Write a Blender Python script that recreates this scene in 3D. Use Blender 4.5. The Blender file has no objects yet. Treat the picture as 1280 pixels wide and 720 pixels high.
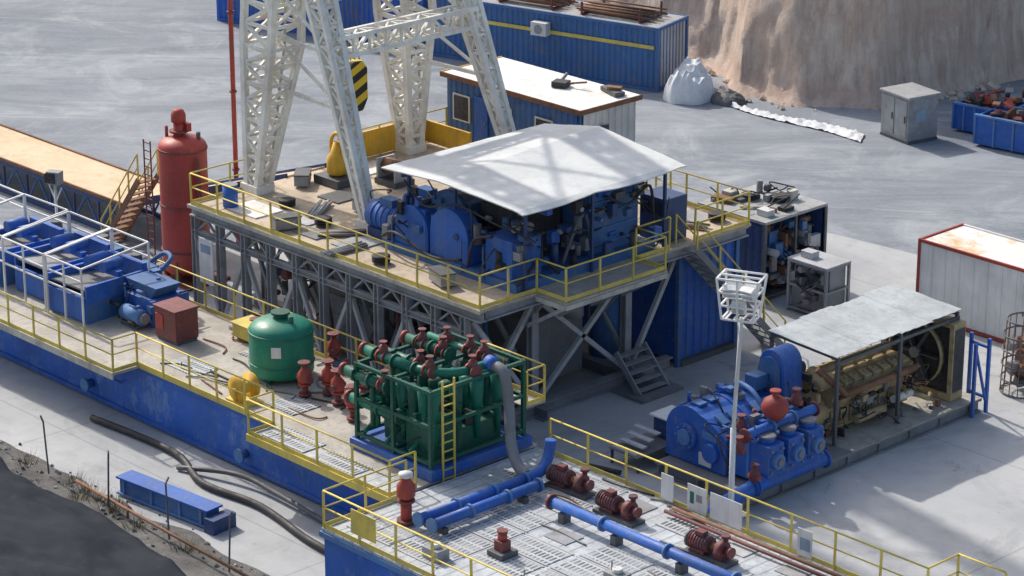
import bpy, bmesh, math, random
from mathutils import Vector, Matrix, noise
random.seed(7)
S=bpy.context.scene
COL=S.collection
R=math.radians
# ------------------------------------------------------------------ materials
M={}
def nt(name):
    m=bpy.data.materials.new(name);m.use_nodes=True
    t=m.node_tree;b=t.nodes["Principled BSDF"];M[name]=m
    return m,t,b
def nz(t,vec,scale,detail=6,rough=.6,dist=0):
    n=t.nodes.new("ShaderNodeTexNoise");n.inputs["Scale"].default_value=scale
    n.inputs["Detail"].default_value=detail;n.inputs["Roughness"].default_value=rough
    n.inputs["Distortion"].default_value=dist
    t.links.new(vec,n.inputs["Vector"]);return n.outputs["Fac"]
def mp(t,vec,scale=(1,1,1),rot=(0,0,0),loc=(0,0,0)):
    n=t.nodes.new("ShaderNodeMapping");n.inputs["Scale"].default_value=scale
    n.inputs["Rotation"].default_value=rot;n.inputs["Location"].default_value=loc
    t.links.new(vec,n.inputs["Vector"]);return n.outputs[0]
def ramp(t,fac,a,b,va=0.0,vb=1.0):
    n=t.nodes.new("ShaderNodeMapRange");n.inputs["From Min"].default_value=a;n.inputs["From Max"].default_value=b
    n.inputs["To Min"].default_value=va;n.inputs["To Max"].default_value=vb
    t.links.new(fac,n.inputs["Value"]);return n.outputs[0]
def mix(t,fac,a,b,mode='MIX'):
    n=t.nodes.new("ShaderNodeMix");n.data_type='RGBA';n.blend_type=mode
    def put(i,v):
        if isinstance(v,(tuple,list)): n.inputs[i].default_value=(v[0],v[1],v[2],1)
        elif isinstance(v,(int,float)): n.inputs[i].default_value=v
        else: t.links.new(v,n.inputs[i])
    put(0,fac);put(6,a);put(7,b);return n.outputs[2]
def pos(t):
    return t.nodes.new("ShaderNodeNewGeometry").outputs["Position"]
def wave(t,vec,scale,d='X'):
    w=t.nodes.new("ShaderNodeTexWave");w.bands_direction=d;w.inputs["Scale"].default_value=scale;t.links.new(vec,w.inputs["Vector"]);return w.outputs["Fac"]
def bump(t,b,h,st=.3,d=.02):
    n=t.nodes.new("ShaderNodeBump");n.inputs["Strength"].default_value=st;n.inputs["Distance"].default_value=d
    t.links.new(h,n.inputs["Height"]);t.links.new(n.outputs[0],b.inputs["Normal"])
def paint(name,c,rough=.5,dirt=.4,dc=(.16,.13,.10),sc=1.6,metal=0,streak=.35,fade=None):
    m,t,b=nt(name);p=pos(t)
    n1=nz(t,p,sc,9,.68);n2=nz(t,p,.45,3);n3=nz(t,mp(t,p,(5,5,.35)),1.2,5);n4=nz(t,p,sc*5,5,.7)
    c1=mix(t,ramp(t,n2,.3,.7),tuple(x*.75 for x in c),tuple(min(1,x*1.15) for x in c))
    c2=mix(t,ramp(t,n1,.48,.75,0,dirt*1.6),c1,dc)
    c3=mix(t,ramp(t,n3,.5,.75,0,streak),c2,tuple(x*.8+.03 for x in dc))
    c4=mix(t,ramp(t,n4,.56,.75,0,dirt),c3,tuple(min(1,x*.7+.22) for x in c))
    if fade:
        n5=nz(t,mp(t,p,(.8,.8,.5)),1.0,10,.78);c4=mix(t,ramp(t,n5,.52,.66,0,.75),c4,fade)
    t.links.new(c4,b.inputs["Base Color"])
    r=ramp(t,n1,.3,.7,rough-.1,min(1,rough+.25));t.links.new(r,b.inputs["Roughness"])
    b.inputs["Metallic"].default_value=metal
    bump(t,b,nz(t,p,9,5),.25,.01)
    return m
paint("blue",(.022,.125,.50),.5,.42,(.15,.20,.30))
paint("blue_hull",(.022,.135,.58),.5,.35,(.12,.20,.36),1.0,0,.3,(.26,.38,.56))
paint("blue_faded",(.08,.22,.50),.55,.45,(.24,.27,.31))
paint("blue_dark",(.025,.065,.20),.5,.4,(.085,.095,.11))
paint("blue_dull",(.05,.155,.39),.6,.45,(.17,.20,.23))
paint("yellow",(.76,.60,.12),.5,.4,(.42,.33,.18))
paint("yellow_box",(.80,.47,.04),.45,.25)
paint("cat_yellow",(.50,.38,.20),.6,.8,(.19,.155,.11),3)
paint("red",(.40,.055,.04),.5,.4,(.2,.09,.07))
paint("red_vessel",(.44,.055,.045),.42,.3,(.24,.09,.07))
paint("red_dark",(.21,.05,.05),.55,.5,(.12,.09,.08))
paint("maroon",(.16,.045,.05),.55,.5,(.10,.08,.08))
paint("green",(.005,.18,.12),.45,.4,(.07,.12,.10))
paint("green_tank",(.005,.24,.15),.42,.3,(.07,.13,.10))
paint("green_dark",(.005,.11,.07),.5,.4,(.055,.08,.065))
paint("white",(.76,.76,.74),.5,.3,(.45,.40,.33))
paint("white_clean",(.82,.82,.81),.5,.12,(.5,.46,.4))
paint("mast_white",(.90,.87,.80),.5,.35,(.55,.40,.28),2.2,0,.25)
paint("grey",(.33,.34,.36),.55,.4)
paint("grey_light",(.50,.51,.52),.55,.4,(.30,.28,.25))
paint("steel",(.22,.23,.245),.5,.5,(.18,.15,.12))
paint("steel_dark",(.11,.115,.125),.55,.4,(.11,.095,.08))
paint("black",(.028,.028,.031),.6,.3,(.09,.08,.075))
paint("glass_dark",(.03,.035,.045),.15,.1)
paint("rust",(.26,.13,.075),.8,.5,(.12,.07,.05),3)
paint("cream",(.60,.58,.50),.7,.4)
paint("pale_blue",(.30,.42,.56),.5,.3)
def deckmat(name,c1,c2,c3,sc=.8,spec=.5,lo=.38,hi=.62):
    m,t,b=nt(name);p=pos(t)
    n1=nz(t,p,sc,10,.7,.4);n2=nz(t,p,sc*5,6,.7);n3=nz(t,p,.25,3)
    a=mix(t,ramp(t,n1,lo,hi),c1,c2);a=mix(t,ramp(t,n2,.5,.72,0,.7),a,c3)
    a=mix(t,ramp(t,n3,.35,.65,0,.25),a,c2)
    t.links.new(a,b.inputs["Base Color"]);t.links.new(ramp(t,n1,.3,.7,spec,.85),b.inputs["Roughness"])
    bump(t,b,n2,.35,.015)
deckmat("floor_tan",(.64,.53,.40),(.45,.36,.26),(.20,.17,.14))
deckmat("catwalk_tan",(.74,.58,.38),(.62,.47,.29),(.44,.32,.2),.5)
deckmat("deck_beige",(.52,.49,.43),(.37,.34,.30),(.20,.18,.16),.9)
deckmat("roof_white",(.86,.86,.85),(.70,.66,.60),(.50,.38,.27),.55,.5,.50,.68)
deckmat("roof_office",(.86,.86,.85),(.66,.43,.20),(.76,.75,.72),.30,.5,.52,.60)
deckmat("roof_dull",(.44,.45,.45),(.34,.34,.34),(.20,.18,.16),.6)
deckmat("tarp",(.78,.79,.77),(.68,.69,.67),(.56,.55,.51),.5,.55)
deckmat("cloth_white",(.80,.81,.82),(.68,.70,.72),(.55,.55,.55),1.2,.7)
deckmat("liner",(.014,.019,.030),(.026,.032,.044),(.045,.048,.055),.5,.75)
M["liner"].node_tree.nodes["Principled BSDF"].inputs["Specular IOR Level"].default_value=.12
deckmat("sheet_roof",(.54,.58,.59),(.40,.43,.44),(.26,.24,.22),.6,.5)
# worn metal plate deck
m,t,b=nt("deck_grey");p=pos(t)
n1=nz(t,p,.8,10,.72,.6);n2=nz(t,p,4.5,6,.7);rb=ramp(t,wave(t,p,.78),.93,.99)
a=mix(t,ramp(t,n1,.40,.60),(.62,.66,.69),(.42,.45,.48));a=mix(t,ramp(t,n2,.5,.72,0,.7),a,(.26,.26,.265));a=mix(t,ramp(t,nz(t,p,1.7,8,.8),.55,.66,0,.6),a,(.34,.29,.25))
a=mix(t,ramp(t,rb,0,1,0,.6),a,(.16,.17,.18))
t.links.new(a,b.inputs["Base Color"]);t.links.new(ramp(t,n1,.3,.7,.30,.8),b.inputs["Roughness"]);bump(t,b,n2,.4,.015)
m,t,b=nt("grating");p=pos(t)
mx=t.nodes.new("ShaderNodeMath");mx.operation='MAXIMUM';t.links.new(ramp(t,wave(t,p,2.2),.50,.8),mx.inputs[0]);t.links.new(ramp(t,wave(t,p,.9,'Y'),.85,.95),mx.inputs[1])
g1=mix(t,mx.outputs[0],(.12,.13,.14),(.56,.59,.61));g1=mix(t,ramp(t,nz(t,p,1.2,8,.7),.42,.60,0,.85),g1,(.46,.48,.49))
t.links.new(g1,b.inputs["Base Color"]);b.inputs["Roughness"].default_value=.42;bump(t,b,mx.outputs[0],.5,.015)
m,t,b=nt("hazard");p=pos(t)
w=wave(t,mp(t,p,(1,1,1),(0,R(50),R(20))),.75)
t.links.new(mix(t,ramp(t,w,.49,.51),(.02,.02,.02),(.78,.55,.03)),b.inputs["Base Color"]);b.inputs["Roughness"].default_value=.5
# yard ground
m,t,b=nt("yard");p=pos(t)
rotp=mp(t,p,(1,1,1),(0,0,R(-44)))
n1=nz(t,mp(t,rotp,(.06,.20,1)),1.0,9,.70,1.6);n2=nz(t,p,.20,10,.72,.9);n3=nz(t,p,5,6,.8);n4=nz(t,mp(t,rotp,(.05,.5,1)),.9,9,.75,2.6)
n5=nz(t,mp(t,rotp,(.07,2.0,1)),1.0,6,.7,3)
a=mix(t,ramp(t,n1,.38,.62),(.195,.220,.255),(.31,.335,.37))
a=mix(t,ramp(t,n2,.50,.68,0,.65),a,(.46,.49,.51))
a=mix(t,ramp(t,n2,.32,.46,.5,0),a,(.155,.175,.205))
a=mix(t,ramp(t,n4,.56,.70,0,.45),a,(.54,.57,.59))
a=mix(t,ramp(t,n5,.56,.72,0,.3),a,(.17,.19,.22))
a=mix(t,ramp(t,n3,.5,.75,0,.5),a,(.40,.41,.42))
t.links.new(a,b.inputs["Base Color"]);b.inputs["Roughness"].default_value=.9;bump(t,b,n3,.6,.05)
# concrete
m,t,b=nt("concrete");p=pos(t)
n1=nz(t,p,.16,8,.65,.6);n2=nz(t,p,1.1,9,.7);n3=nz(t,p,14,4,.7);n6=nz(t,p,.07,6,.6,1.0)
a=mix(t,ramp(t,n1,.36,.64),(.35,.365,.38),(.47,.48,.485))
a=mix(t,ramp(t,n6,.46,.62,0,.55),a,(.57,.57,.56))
a=mix(t,ramp(t,n2,.50,.75,0,.4),a,(.29,.295,.295))
a=mix(t,ramp(t,nz(t,p,.14,7,.72,2.0),.54,.66,0,.5),a,(.24,.245,.25))
a=mix(t,ramp(t,nz(t,p,.5,8,.75,1.0),.60,.66,0,.45),a,(.16,.16,.165))
a=mix(t,ramp(t,n3,.5,.8,0,.3),a,(.50,.50,.49))
br=t.nodes.new("ShaderNodeTexBrick");br.offset=0;br.inputs["Scale"].default_value=1;br.inputs["Brick Width"].default_value=13;br.inputs["Row Height"].default_value=9.7;br.inputs["Mortar Size"].default_value=.03
br.inputs["Color1"].default_value=(0,0,0,1);br.inputs["Color2"].default_value=(0,0,0,1);br.inputs["Mortar"].default_value=(1,1,1,1)
t.links.new(p,br.inputs["Vector"])
a=mix(t,ramp(t,br.outputs["Fac"],0,1,0,.4),a,(.16,.155,.15))
t.links.new(a,b.inputs["Base Color"]);t.links.new(ramp(t,n2,.3,.7,.6,.95),b.inputs["Roughness"]);bump(t,b,n3,.2,.01)
# cliff
m,t,b=nt("cliff");p=pos(t)
n1=nz(t,mp(t,p,(1.6,1.6,.12)),1.6,9,.72,.3);n2=nz(t,p,.30,7,.7,.8);n3=nz(t,p,2.2,10,.82);n4=nz(t,mp(t,p,(.08,.08,.5)),1.4,6,.6,.5)
a=mix(t,ramp(t,n1,.38,.62),(.60,.44,.35),(.84,.69,.57))
a=mix(t,ramp(t,n4,.5,.62,0,.5),a,(.70,.48,.38))
a=mix(t,ramp(t,n2,.52,.7,0,.55),a,(.82,.74,.65))
a=mix(t,ramp(t,n3,.50,.72,0,.5),a,(.42,.31,.25))
t.links.new(a,b.inputs["Base Color"]);b.inputs["Roughness"].default_value=.95
bump(t,b,n3,.8,.18)
m,t,b=nt("earth");p=pos(t)
n1=nz(t,p,.8,9,.7);n3=nz(t,p,7,8,.8)
a=mix(t,ramp(t,n1,.4,.62),(.13,.125,.12),(.24,.235,.22));a=mix(t,ramp(t,n3,.55,.7),a,(.33,.32,.30))
t.links.new(a,b.inputs["Base Color"]);b.inputs["Roughness"].default_value=.95;bump(t,b,n3,.9,.12)
m,t,b=nt("dry_grass");b.inputs["Base Color"].default_value=(.16,.13,.07,1);b.inputs["Roughness"].default_value=.9

# ------------------------------------------------------------------ builders
def E(name,label,cat,loc=(0,0,0),rz=0,group=None):
    o=bpy.data.objects.new(name,None);COL.objects.link(o);o.location=loc;o.rotation_euler=(0,0,rz)
    o.empty_display_size=.3;o["label"]=label;o["category"]=cat
    if group:o["group"]=group
    return o
def emat(o): return Matrix.Translation(o.location)@Matrix.Rotation(o.rotation_euler.z,4,'Z')
class P:
    def __init__(s): s.b=bmesh.new();s.m=[]
    def mi(s,n):
        if n not in s.m:s.m.append(n)
        return s.m.index(n)
    def face(s,vs,mat,sm=False):
        try:
            f=s.b.faces.new(vs);f.material_index=s.mi(mat);f.smooth=sm;return f
        except ValueError: return None
    def bb(s,x0,x1,y0,y1,z0,z1,mat,X=None):
        c=[(x0,y0,z0),(x1,y0,z0),(x1,y1,z0),(x0,y1,z0),(x0,y0,z1),(x1,y0,z1),(x1,y1,z1),(x0,y1,z1)]
        v=[s.b.verts.new(X@Vector(q) if X else q) for q in c]
        for i in ((3,2,1,0),(4,5,6,7),(0,1,5,4),(1,2,6,5),(2,3,7,6),(3,0,4,7)): s.face([v[j] for j in i],mat)
        return s
    def box(s,c,d,mat,rz=0,rx=0,ry=0):
        X=Matrix.Translation(c)@Matrix.Rotation(rz,4,'Z')@Matrix.Rotation(ry,4,'Y')@Matrix.Rotation(rx,4,'X')
        return s.bb(-d[0]/2,d[0]/2,-d[1]/2,d[1]/2,-d[2]/2,d[2]/2,mat,X)
    def frame(s,d):
        d=d.normalized();u=Vector((0,0,1)) if abs(d.z)<.95 else Vector((1,0,0))
        a=d.cross(u).normalized();return a,a.cross(d).normalized()
    def beam(s,p,q,w,h,mat):
        p=Vector(p);q=Vector(q)
        if (q-p).length<1e-4:return s
        a,c=s.frame(q-p);v=[]
        for e in (p,q):
            for i,j in ((-1,-1),(1,-1),(1,1),(-1,1)): v.append(s.b.verts.new(e+a*i*w/2+c*j*h/2))
        for i in ((3,2,1,0),(4,5,6,7),(0,1,5,4),(1,2,6,5),(2,3,7,6),(3,0,4,7)): s.face([v[j] for j in i],mat)
        return s
    def ib(s,p,q,w,h,mat,t=.04):
        p=Vector(p);q=Vector(q);a,c=s.frame(q-p)
        s.beam(p+c*(h/2-t/2),q+c*(h/2-t/2),w,t,mat);s.beam(p-c*(h/2-t/2),q-c*(h/2-t/2),w,t,mat);s.beam(p,q,t,h-2*t,mat);return s
    def cyl(s,p,q,r,mat,n=14,r2=None,caps=True):
        p=Vector(p);q=Vector(q);a,c=s.frame(q-p);r2=r if r2 is None else r2
        A=[];B=[]
        for i in range(n):
            k=2*math.pi*i/n;o=a*math.cos(k)+c*math.sin(k)
            A.append(s.b.verts.new(p+o*r));B.append(s.b.verts.new(q+o*r2))
        for i in range(n): s.face([A[i],A[(i+1)%n],B[(i+1)%n],B[i]],mat,True)
        if caps: s.face(A[::-1],mat);s.face(B,mat)
        return s
    def flange(s,p,d,r,mat,t=.07):
        p=Vector(p);d=Vector(d).normalized();return s.cyl(p-d*t/2,p+d*t/2,r,mat,16)
    def tube(s,pts,r,mat,n=10,smooth=True):
        pts=[Vector(x) for x in pts]
        if smooth and len(pts)>2:
            out=[]
            for i in range(len(pts)-1):
                p0=pts[max(i-1,0)];p1=pts[i];p2=pts[i+1];p3=pts[min(i+2,len(pts)-1)]
                for k in range(6):
                    u=k/6
                    out.append(.5*((2*p1)+(p2-p0)*u+(2*p0-5*p1+4*p2-p3)*u*u+(3*p1-p0-3*p2+p3)*u**3))
            out.append(pts[-1]);pts=out
        rings=[];a=None
        for i,p in enumerate(pts):
            d=(pts[min(i+1,len(pts)-1)]-pts[max(i-1,0)])
            if d.length<1e-6:d=Vector((0,0,1))
            d.normalize()
            if a is None:a,_=s.frame(d)
            a=(a-d*a.dot(d))
            if a.length<1e-4:a,_=s.frame(d)
            a.normalize();c=d.cross(a)
            rings.append([s.b.verts.new(p+a*math.cos(2*math.pi*k/n)*r+c*math.sin(2*math.pi*k/n)*r) for k in range(n)])
        for A,B in zip(rings,rings[1:]):
            for k in range(n): s.face([A[k],A[(k+1)%n],B[(k+1)%n],B[k]],mat,True)
        s.face(rings[0][::-1],mat);s.face(rings[-1],mat);return s
    def lathe(s,prof,c,mat,n=24,axis='Z',caps=True):
        c=Vector(c);rings=[]
        for r,z in prof:
            ring=[]
            for k in range(n):
                t=2*math.pi*k/n
                if axis=='Z':o=Vector((r*math.cos(t),r*math.sin(t),z))
                elif axis=='Y':o=Vector((r*math.cos(t),z,-r*math.sin(t)))
                else:o=Vector((z,r*math.cos(t),r*math.sin(t)))
                ring.append(s.b.verts.new(c+o))
            rings.append(ring)
        for A,B in zip(rings,rings[1:]):
            for k in range(n): s.face([A[k],A[(k+1)%n],B[(k+1)%n],B[k]],mat,True)
        if caps:s.face(rings[0][::-1],mat);s.face(rings[-1],mat)
        return s
    def poly(s,pts,mat,sm=False):
        v=[s.b.verts.new(p) for p in pts];s.face(v,mat,sm);return s
    def prism(s,prof,y0,y1,mat,axis='Y'):
        f=(lambda p,y:(p[0],y,p[1])) if axis=='Y' else (lambda p,y:(y,p[0],p[1]))
        A=[s.b.verts.new(f(p,y0)) for p in prof];B=[s.b.verts.new(f(p,y1)) for p in prof];n=len(prof)
        for i in range(n): s.face([A[i],A[(i+1)%n],B[(i+1)%n],B[i]],mat)
        s.face(A[::-1],mat);s.face(B,mat);return s
    def corr(s,p,q,z0,z1,mat,pitch=.28,dep=.05):
        p=Vector(p);q=Vector(q);L=(q-p).length;d=(q-p)/L;nrm=Vector((d.y,-d.x,0));n=max(2,int(L/pitch));st=L/n;pr=[]
        for i in range(n):
            x=i*st
            pr+= [(x,0),(x+st*.35,0),(x+st*.5,-dep),(x+st*.85,-dep)]
        pr.append((L,0));vs=[]
        for x,o in pr:
            b=p+d*x+nrm*o;vs.append((s.b.verts.new((b.x,b.y,z0)),s.b.verts.new((b.x,b.y,z1))))
        for A,B in zip(vs,vs[1:]): s.face([A[0],B[0],B[1],A[1]],mat)
        return s
    def done(s,name,parent=None,world=True,bev=0,label=None,cat=None,group=None,kind=None,loc=None):
        bmesh.ops.recalc_face_normals(s.b,faces=s.b.faces)
        me=bpy.data.meshes.new(name);s.b.to_mesh(me);s.b.free()
        for k in s.m: me.materials.append(M[k])
        o=bpy.data.objects.new(name,me);COL.objects.link(o)
        if parent:
            if world:
                me.transform(emat(parent).inverted())
            o.parent=parent
        elif loc is not None:
            me.transform(Matrix.Translation(-Vector(loc)));o.location=loc
        if label:o["label"]=label
        if cat:o["category"]=cat
        if group:o["group"]=group
        if kind:o["kind"]=kind
        if bev:
            bm=o.modifiers.new("b",'BEVEL');bm.width=bev;bm.segments=2;bm.limit_method='ANGLE';bm.angle_limit=R(50)
        return o
def each(name,parent,items,fn,world=True,bev=0):
    for it in items:
        p=P();fn(p,it);p.done(name,parent,world=world,bev=bev)
def dup(src,loc,rz=0,label=None):
    n=src.copy();COL.objects.link(n);n.location=loc;n.rotation_euler=(0,0,rz)
    if label:n["label"]=label
    for c in [x for x in bpy.data.objects if x.parent==src]:
        k=c.copy();COL.objects.link(k);k.parent=n
    return n
def rail(p,pts,mat="yellow",h=1.1,kick=.13,step=1.5,r=.028):
    pts=[Vector(x) for x in pts];up=Vector((0,0,1))
    for si,(A,B) in enumerate(zip(pts,pts[1:])):
        L=(B-A).length;n=max(1,round(L/step));D=(B-A).normalized()
        for i in range(0 if si==0 else 1,n+1):
            q=A.lerp(B,i/n);p.beam(q,q+up*(h-.02)+Vector((random.uniform(-.02,.02),random.uniform(-.02,.02),0)),.055,.055,mat)
        p.cyl(A+up*h,B+up*h,r,mat,8);p.cyl(A+up*h*.55,B+up*h*.55,r*.8,mat,8)
        if kick: p.beam(A+up*(kick/2+.01)+D*.03,B+up*(kick/2+.01)-D*.03,.015,kick,mat)
def truss(p,b,t,w0,d0,w1,d1,n,mat,c=.09,br=.05,dirx=(1,0,0),diry=(0,1,0)):
    b=Vector(b);t=Vector(t);dx=Vector(dirx);dy=Vector(diry);L=[]
    for i in range(n+1):
        u=i/n;o=b.lerp(t,u);w=w0+(w1-w0)*u;d=d0+(d1-d0)*u
        L.append([o+dx*a*w/2+dy*e*d/2 for a,e in ((-1,-1),(1,-1),(1,1),(-1,1))])
    for i,(A,B) in enumerate(zip(L,L[1:])):
        for k in range(4):
            p.beam(A[k],B[k],c,c,mat);p.beam(B[k],B[(k+1)%4],br,br,mat)
            if i%2: p.beam(A[k],B[(k+1)%4],br,br,mat)
            else: p.beam(A[(k+1)%4],B[k],br,br,mat)
def stair(p,top,bot,w,side,mat="steel",railm="yellow",n=12,rails=True):
    top=Vector(top);bot=Vector(bot);sd=Vector(side).normalized()*w/2;up=Vector((0,0,1))
    for sg in (-1,1):
        p.beam(top+sd*sg,bot+sd*sg,.06,.22,mat)
        if rails:
            p.cyl(top+sd*sg+up,bot+sd*sg+up,.028,railm,8);p.cyl(top+sd*sg+up*.5,bot+sd*sg+up*.5,.022,railm,8)
            for i in range(5):
                q=top.lerp(bot,i/4)+sd*sg;p.beam(q,q+up,.05,.05,railm)
    for i in range(n):
        q=top.lerp(bot,(i+.5)/n);a=abs(side[0])>abs(side[1])
        p.box(q,(w,.25,.04) if a else (.25,w,.04),mat)
def clutter(p,x0,x1,y0,y1,z0,z1,n,mats,smin=.08,smax=.4):
    for i in range(n):
        c=Vector((random.uniform(x0,x1),random.uniform(y0,y1),random.uniform(z0,z1)));k=random.random();m=random.choice(mats)
        if k<.4:p.box(c,(random.uniform(smin,smax),random.uniform(smin,smax),random.uniform(smin,smax)),m)
        elif k<.8:
            ax=random.choice([(1,0,0),(0,1,0),(0,0,1)]);d=Vector(ax)*random.uniform(smin,smax)*1.4
            p.cyl(c-d/2,c+d/2,random.uniform(smin,smax)*.3,m,12)
        else:
            q=[c+Vector((random.uniform(-.5,.5),random.uniform(-.5,.5),random.uniform(-.4,.4)))*1.2 for _ in range(4)];p.tube(q,.025,"black",6)

# ------------------------------------------------------------------ SETTING
g=P();g.poly([(-400,-400,0),(400,-400,0),(400,400,0),(-400,400,0)],"yard");g.done("ground",kind="structure")
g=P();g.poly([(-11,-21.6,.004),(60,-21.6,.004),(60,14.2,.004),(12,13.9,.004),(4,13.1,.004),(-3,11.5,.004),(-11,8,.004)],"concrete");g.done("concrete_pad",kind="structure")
path=[(-60,24),(-44,27.5),(-28,27.6),(-16,27.6),(-12,25.4),(-8.6,25.9),(-6.4,28.0),(-5.3,32),(-4.6,38),(-1,50),(8,60),(40,75)]
def sample(path,step):
    out=[]
    for (a,b),(c,d) in zip(path,path[1:]):
        L=math.hypot(c-a,d-b);n=max(1,int(L/step))
        for i in range(n): out.append((a+(c-a)*i/n,b+(d-b)*i/n))
    out.append(path[-1]);return out
pp=sample(path,.28);g=P();rows=[]
H=13;NZ=52
for j in range(NZ):
    z=(j/(NZ-1))**1.25*H;row=[]
    for i,(x,y) in enumerate(pp):
        n1=noise.fractal(Vector((x*.25,y*.25,z*.10)),1,2,4);n2=noise.fractal(Vector((x*.9,y*.9,z*.35)),.9,2,5)
        n3=abs(noise.noise(Vector((x*1.8,y*1.8,z*.12))));n4=noise.noise(Vector((x*3.6,y*3.6,z*1.6)))
        off=n1*.5+n2*.26-n3*.25+n4*.07+z*.26-(max(0,1-z/1.0)**2)*(.6+.5*n2)
        row.append(g.b.verts.new((x-off*.35,y+off*.93,z-.08)))
    rows.append(row)
rows.append([g.b.verts.new((x-25,y+50,H+2+noise.noise(Vector((x*.1,y*.1,0)))*2)) for x,y in pp])
for A,B in zip(rows,rows[1:]):
    for i in range(len(pp)-1): g.face([A[i],A[i+1],B[i+1],B[i]],"cliff",True)
g.done("hill_cliff",kind="structure")
g=P()
for i in range(160):
    k=random.randrange(len(pp)//5,len(pp)*3//5);x,y=pp[k];r_=abs(random.gauss(.05,.07))+.03
    g.box((x+random.gauss(.3,.3),y-abs(random.gauss(.4,.5)),r_*.3),(r_*2,r_*1.6,r_*1.3),"cliff",random.random()*3,random.random(),random.random())
g.done("fallen_rubble",kind="stuff",label="fallen brown rubble along the cliff foot",cat="rubble")
def bermz(x,y):
    t_=max(0,min(1,(-y-21.6)/2.4))
    return .01+t_*(.28+.35*noise.fractal(Vector((x*.35,y*.35,1)),1,2,4))+.10*noise.noise(Vector((x*2,y*2,0)))*t_
g=P();nx,ny=110,40;vs=[]
for i in range(nx):
    for j in range(ny):
        x=-16+i*.36;y=-21.0-j*.34+.5*noise.noise(Vector((i*.36*.5,0,3)))
        vs.append(g.b.verts.new((x,y,bermz(x,y) if j else -.02)))
for i in range(nx-1):
    for j in range(ny-1): g.face([vs[i*ny+j],vs[(i+1)*ny+j],vs[(i+1)*ny+j+1],vs[i*ny+j+1]],"earth",True)
g.done("terrain_berm",kind="structure")
g=P();nx,ny=130,70;vs=[]
for i in range(nx):
    for j in range(ny):
        u=i/(nx-1);v=j/(ny-1)
        x=-18+u*31;y=-21.9-.30*math.sin(x*.5)-max(0,x+3)*.13-v*11+.2*noise.noise(Vector((x*.8,0,9)))
        base=.35+.30*max(0,min(1,(-y-21.6)/2.4))*1.6+.3*max(0,min(1,v*4))
        z=base+.22*abs(noise.noise(Vector((x*.25+y*.35,y*.9-x*.2,7))))*2+.06*noise.noise(Vector((x*1.3,y*2.2,2)))
        if j==0:z=max(.05,bermz(x,y)+.03)
        elif j==1:z=max(z*.7,bermz(x,y)+.08)
        else:z=max(z,bermz(x,y)+.15)
        vs.append(g.b.verts.new((x,y,z)))
for i in range(nx-1):
    for j in range(ny-1): g.face([vs[i*ny+j],vs[(i+1)*ny+j],vs[(i+1)*ny+j+1],vs[i*ny+j+1]],"liner",True)
g.done("pit_liner",label="black plastic liner sheet draped over the earth berm",cat="liner",loc=(-3,-24,0))
g=P()
for i in range(240):
    x=random.uniform(-8,15);y=random.gauss(-21.8,.4);r_=random.uniform(.02,.06)
    g.box((x,y,bermz(x,y)+r_*.3),(r_*2,r_*1.5,r_*1.2),random.choice(["earth","earth","concrete"]),random.random()*3,random.random(),random.random())
g.done("loose_stones",kind="stuff",label="loose stones scattered along the berm",cat="stones")
g=P()
for cx,cy in ((4.5,-21.7),(5.3,-21.9),(6.2,-22.0),(3.6,-21.6),(7.6,-22.2),(1.5,-21.8),(9.8,-22.1),(5.8,-21.5),(4.9,-22.3)):
    for k in range(60):
        a=random.random()*6.28;rr=random.random()*.35;h_=random.uniform(.15,.5)
        bx,by=cx+math.cos(a)*rr,cy+math.sin(a)*rr;z=bermz(bx,by);dx,dy=math.cos(a)*h_*.5,math.sin(a)*h_*.5
        g.poly([(bx-.012,by,z),(bx+.012,by,z),(bx+dx,by+dy,z+h_)],"dry_grass")
g.done("dry_weeds",kind="stuff",label="dry weeds growing on the berm",cat="weeds")

# ------------------------------------------------------------------ CATWALK
cw=E("pipe_catwalk","long tan-topped pipe catwalk on blue truss sides","catwalk",(-30,-5.6,0))
CZ=1.4
p=P();p.bb(-62,-14,-6.95,-4.3,CZ-.08,CZ,"catwalk_tan");p.bb(-62,-14,-6.98,-6.9,CZ-.06,CZ+.06,"rust");p.bb(-62,-14,-4.35,-4.27,CZ-.06,CZ+.06,"rust");p.done("deck",cw)
p=P()
for y in (-6.9,-4.35):
    p.beam((-62,y,CZ-.16),(-14,y,CZ-.16),.12,.14,"blue_dark");p.beam((-62,y,.1),(-14,y,.1),.12,.16,"blue_dark")
    x=-62
    while x<-14.5:
        p.beam((x,y,.1),(x,y,CZ-.16),.08,.08,"blue_dark");p.beam((x,y,.1),(x+.8,y,CZ-.2),.06,.06,"blue_dull");p.beam((x+.8,y,CZ-.2),(x+1.6,y,.1),.06,.06,"blue_dull");x+=1.6
p.done("truss",cw)
p=P();p.beam((-14,-5.6,CZ-.05),(-4.6,-5.6,4.5),1.7,.12,"floor_tan")
for y in (-6.5,-4.7):p.beam((-14,y,CZ-.05),(-4.6,y,4.5),.12,.3,"blue_dark")
p.done("ramp",cw)
p=P();stair(p,(-11.6,-7.4,3.1),(-14.1,-7.4,0),.9,(0,1,0),"rust","yellow",11);p.done("stair",cw)
sp=P();sp.cyl((-10.5,-4.2,0),(-10.5,-4.2,17),.09,"red",12);sp.bb(-10.8,-10.2,-4.25,-4.15,0,.06,"steel")
for z in (3,6,9,12,15):sp.flange((-10.5,-4.2,z),(0,0,1),.14,"red_dark")
sp.done("vent_pipe",label="tall thin red vent pipe standing beside the ramp",cat="pipe",loc=(-10.5,-4.2,0))

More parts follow.
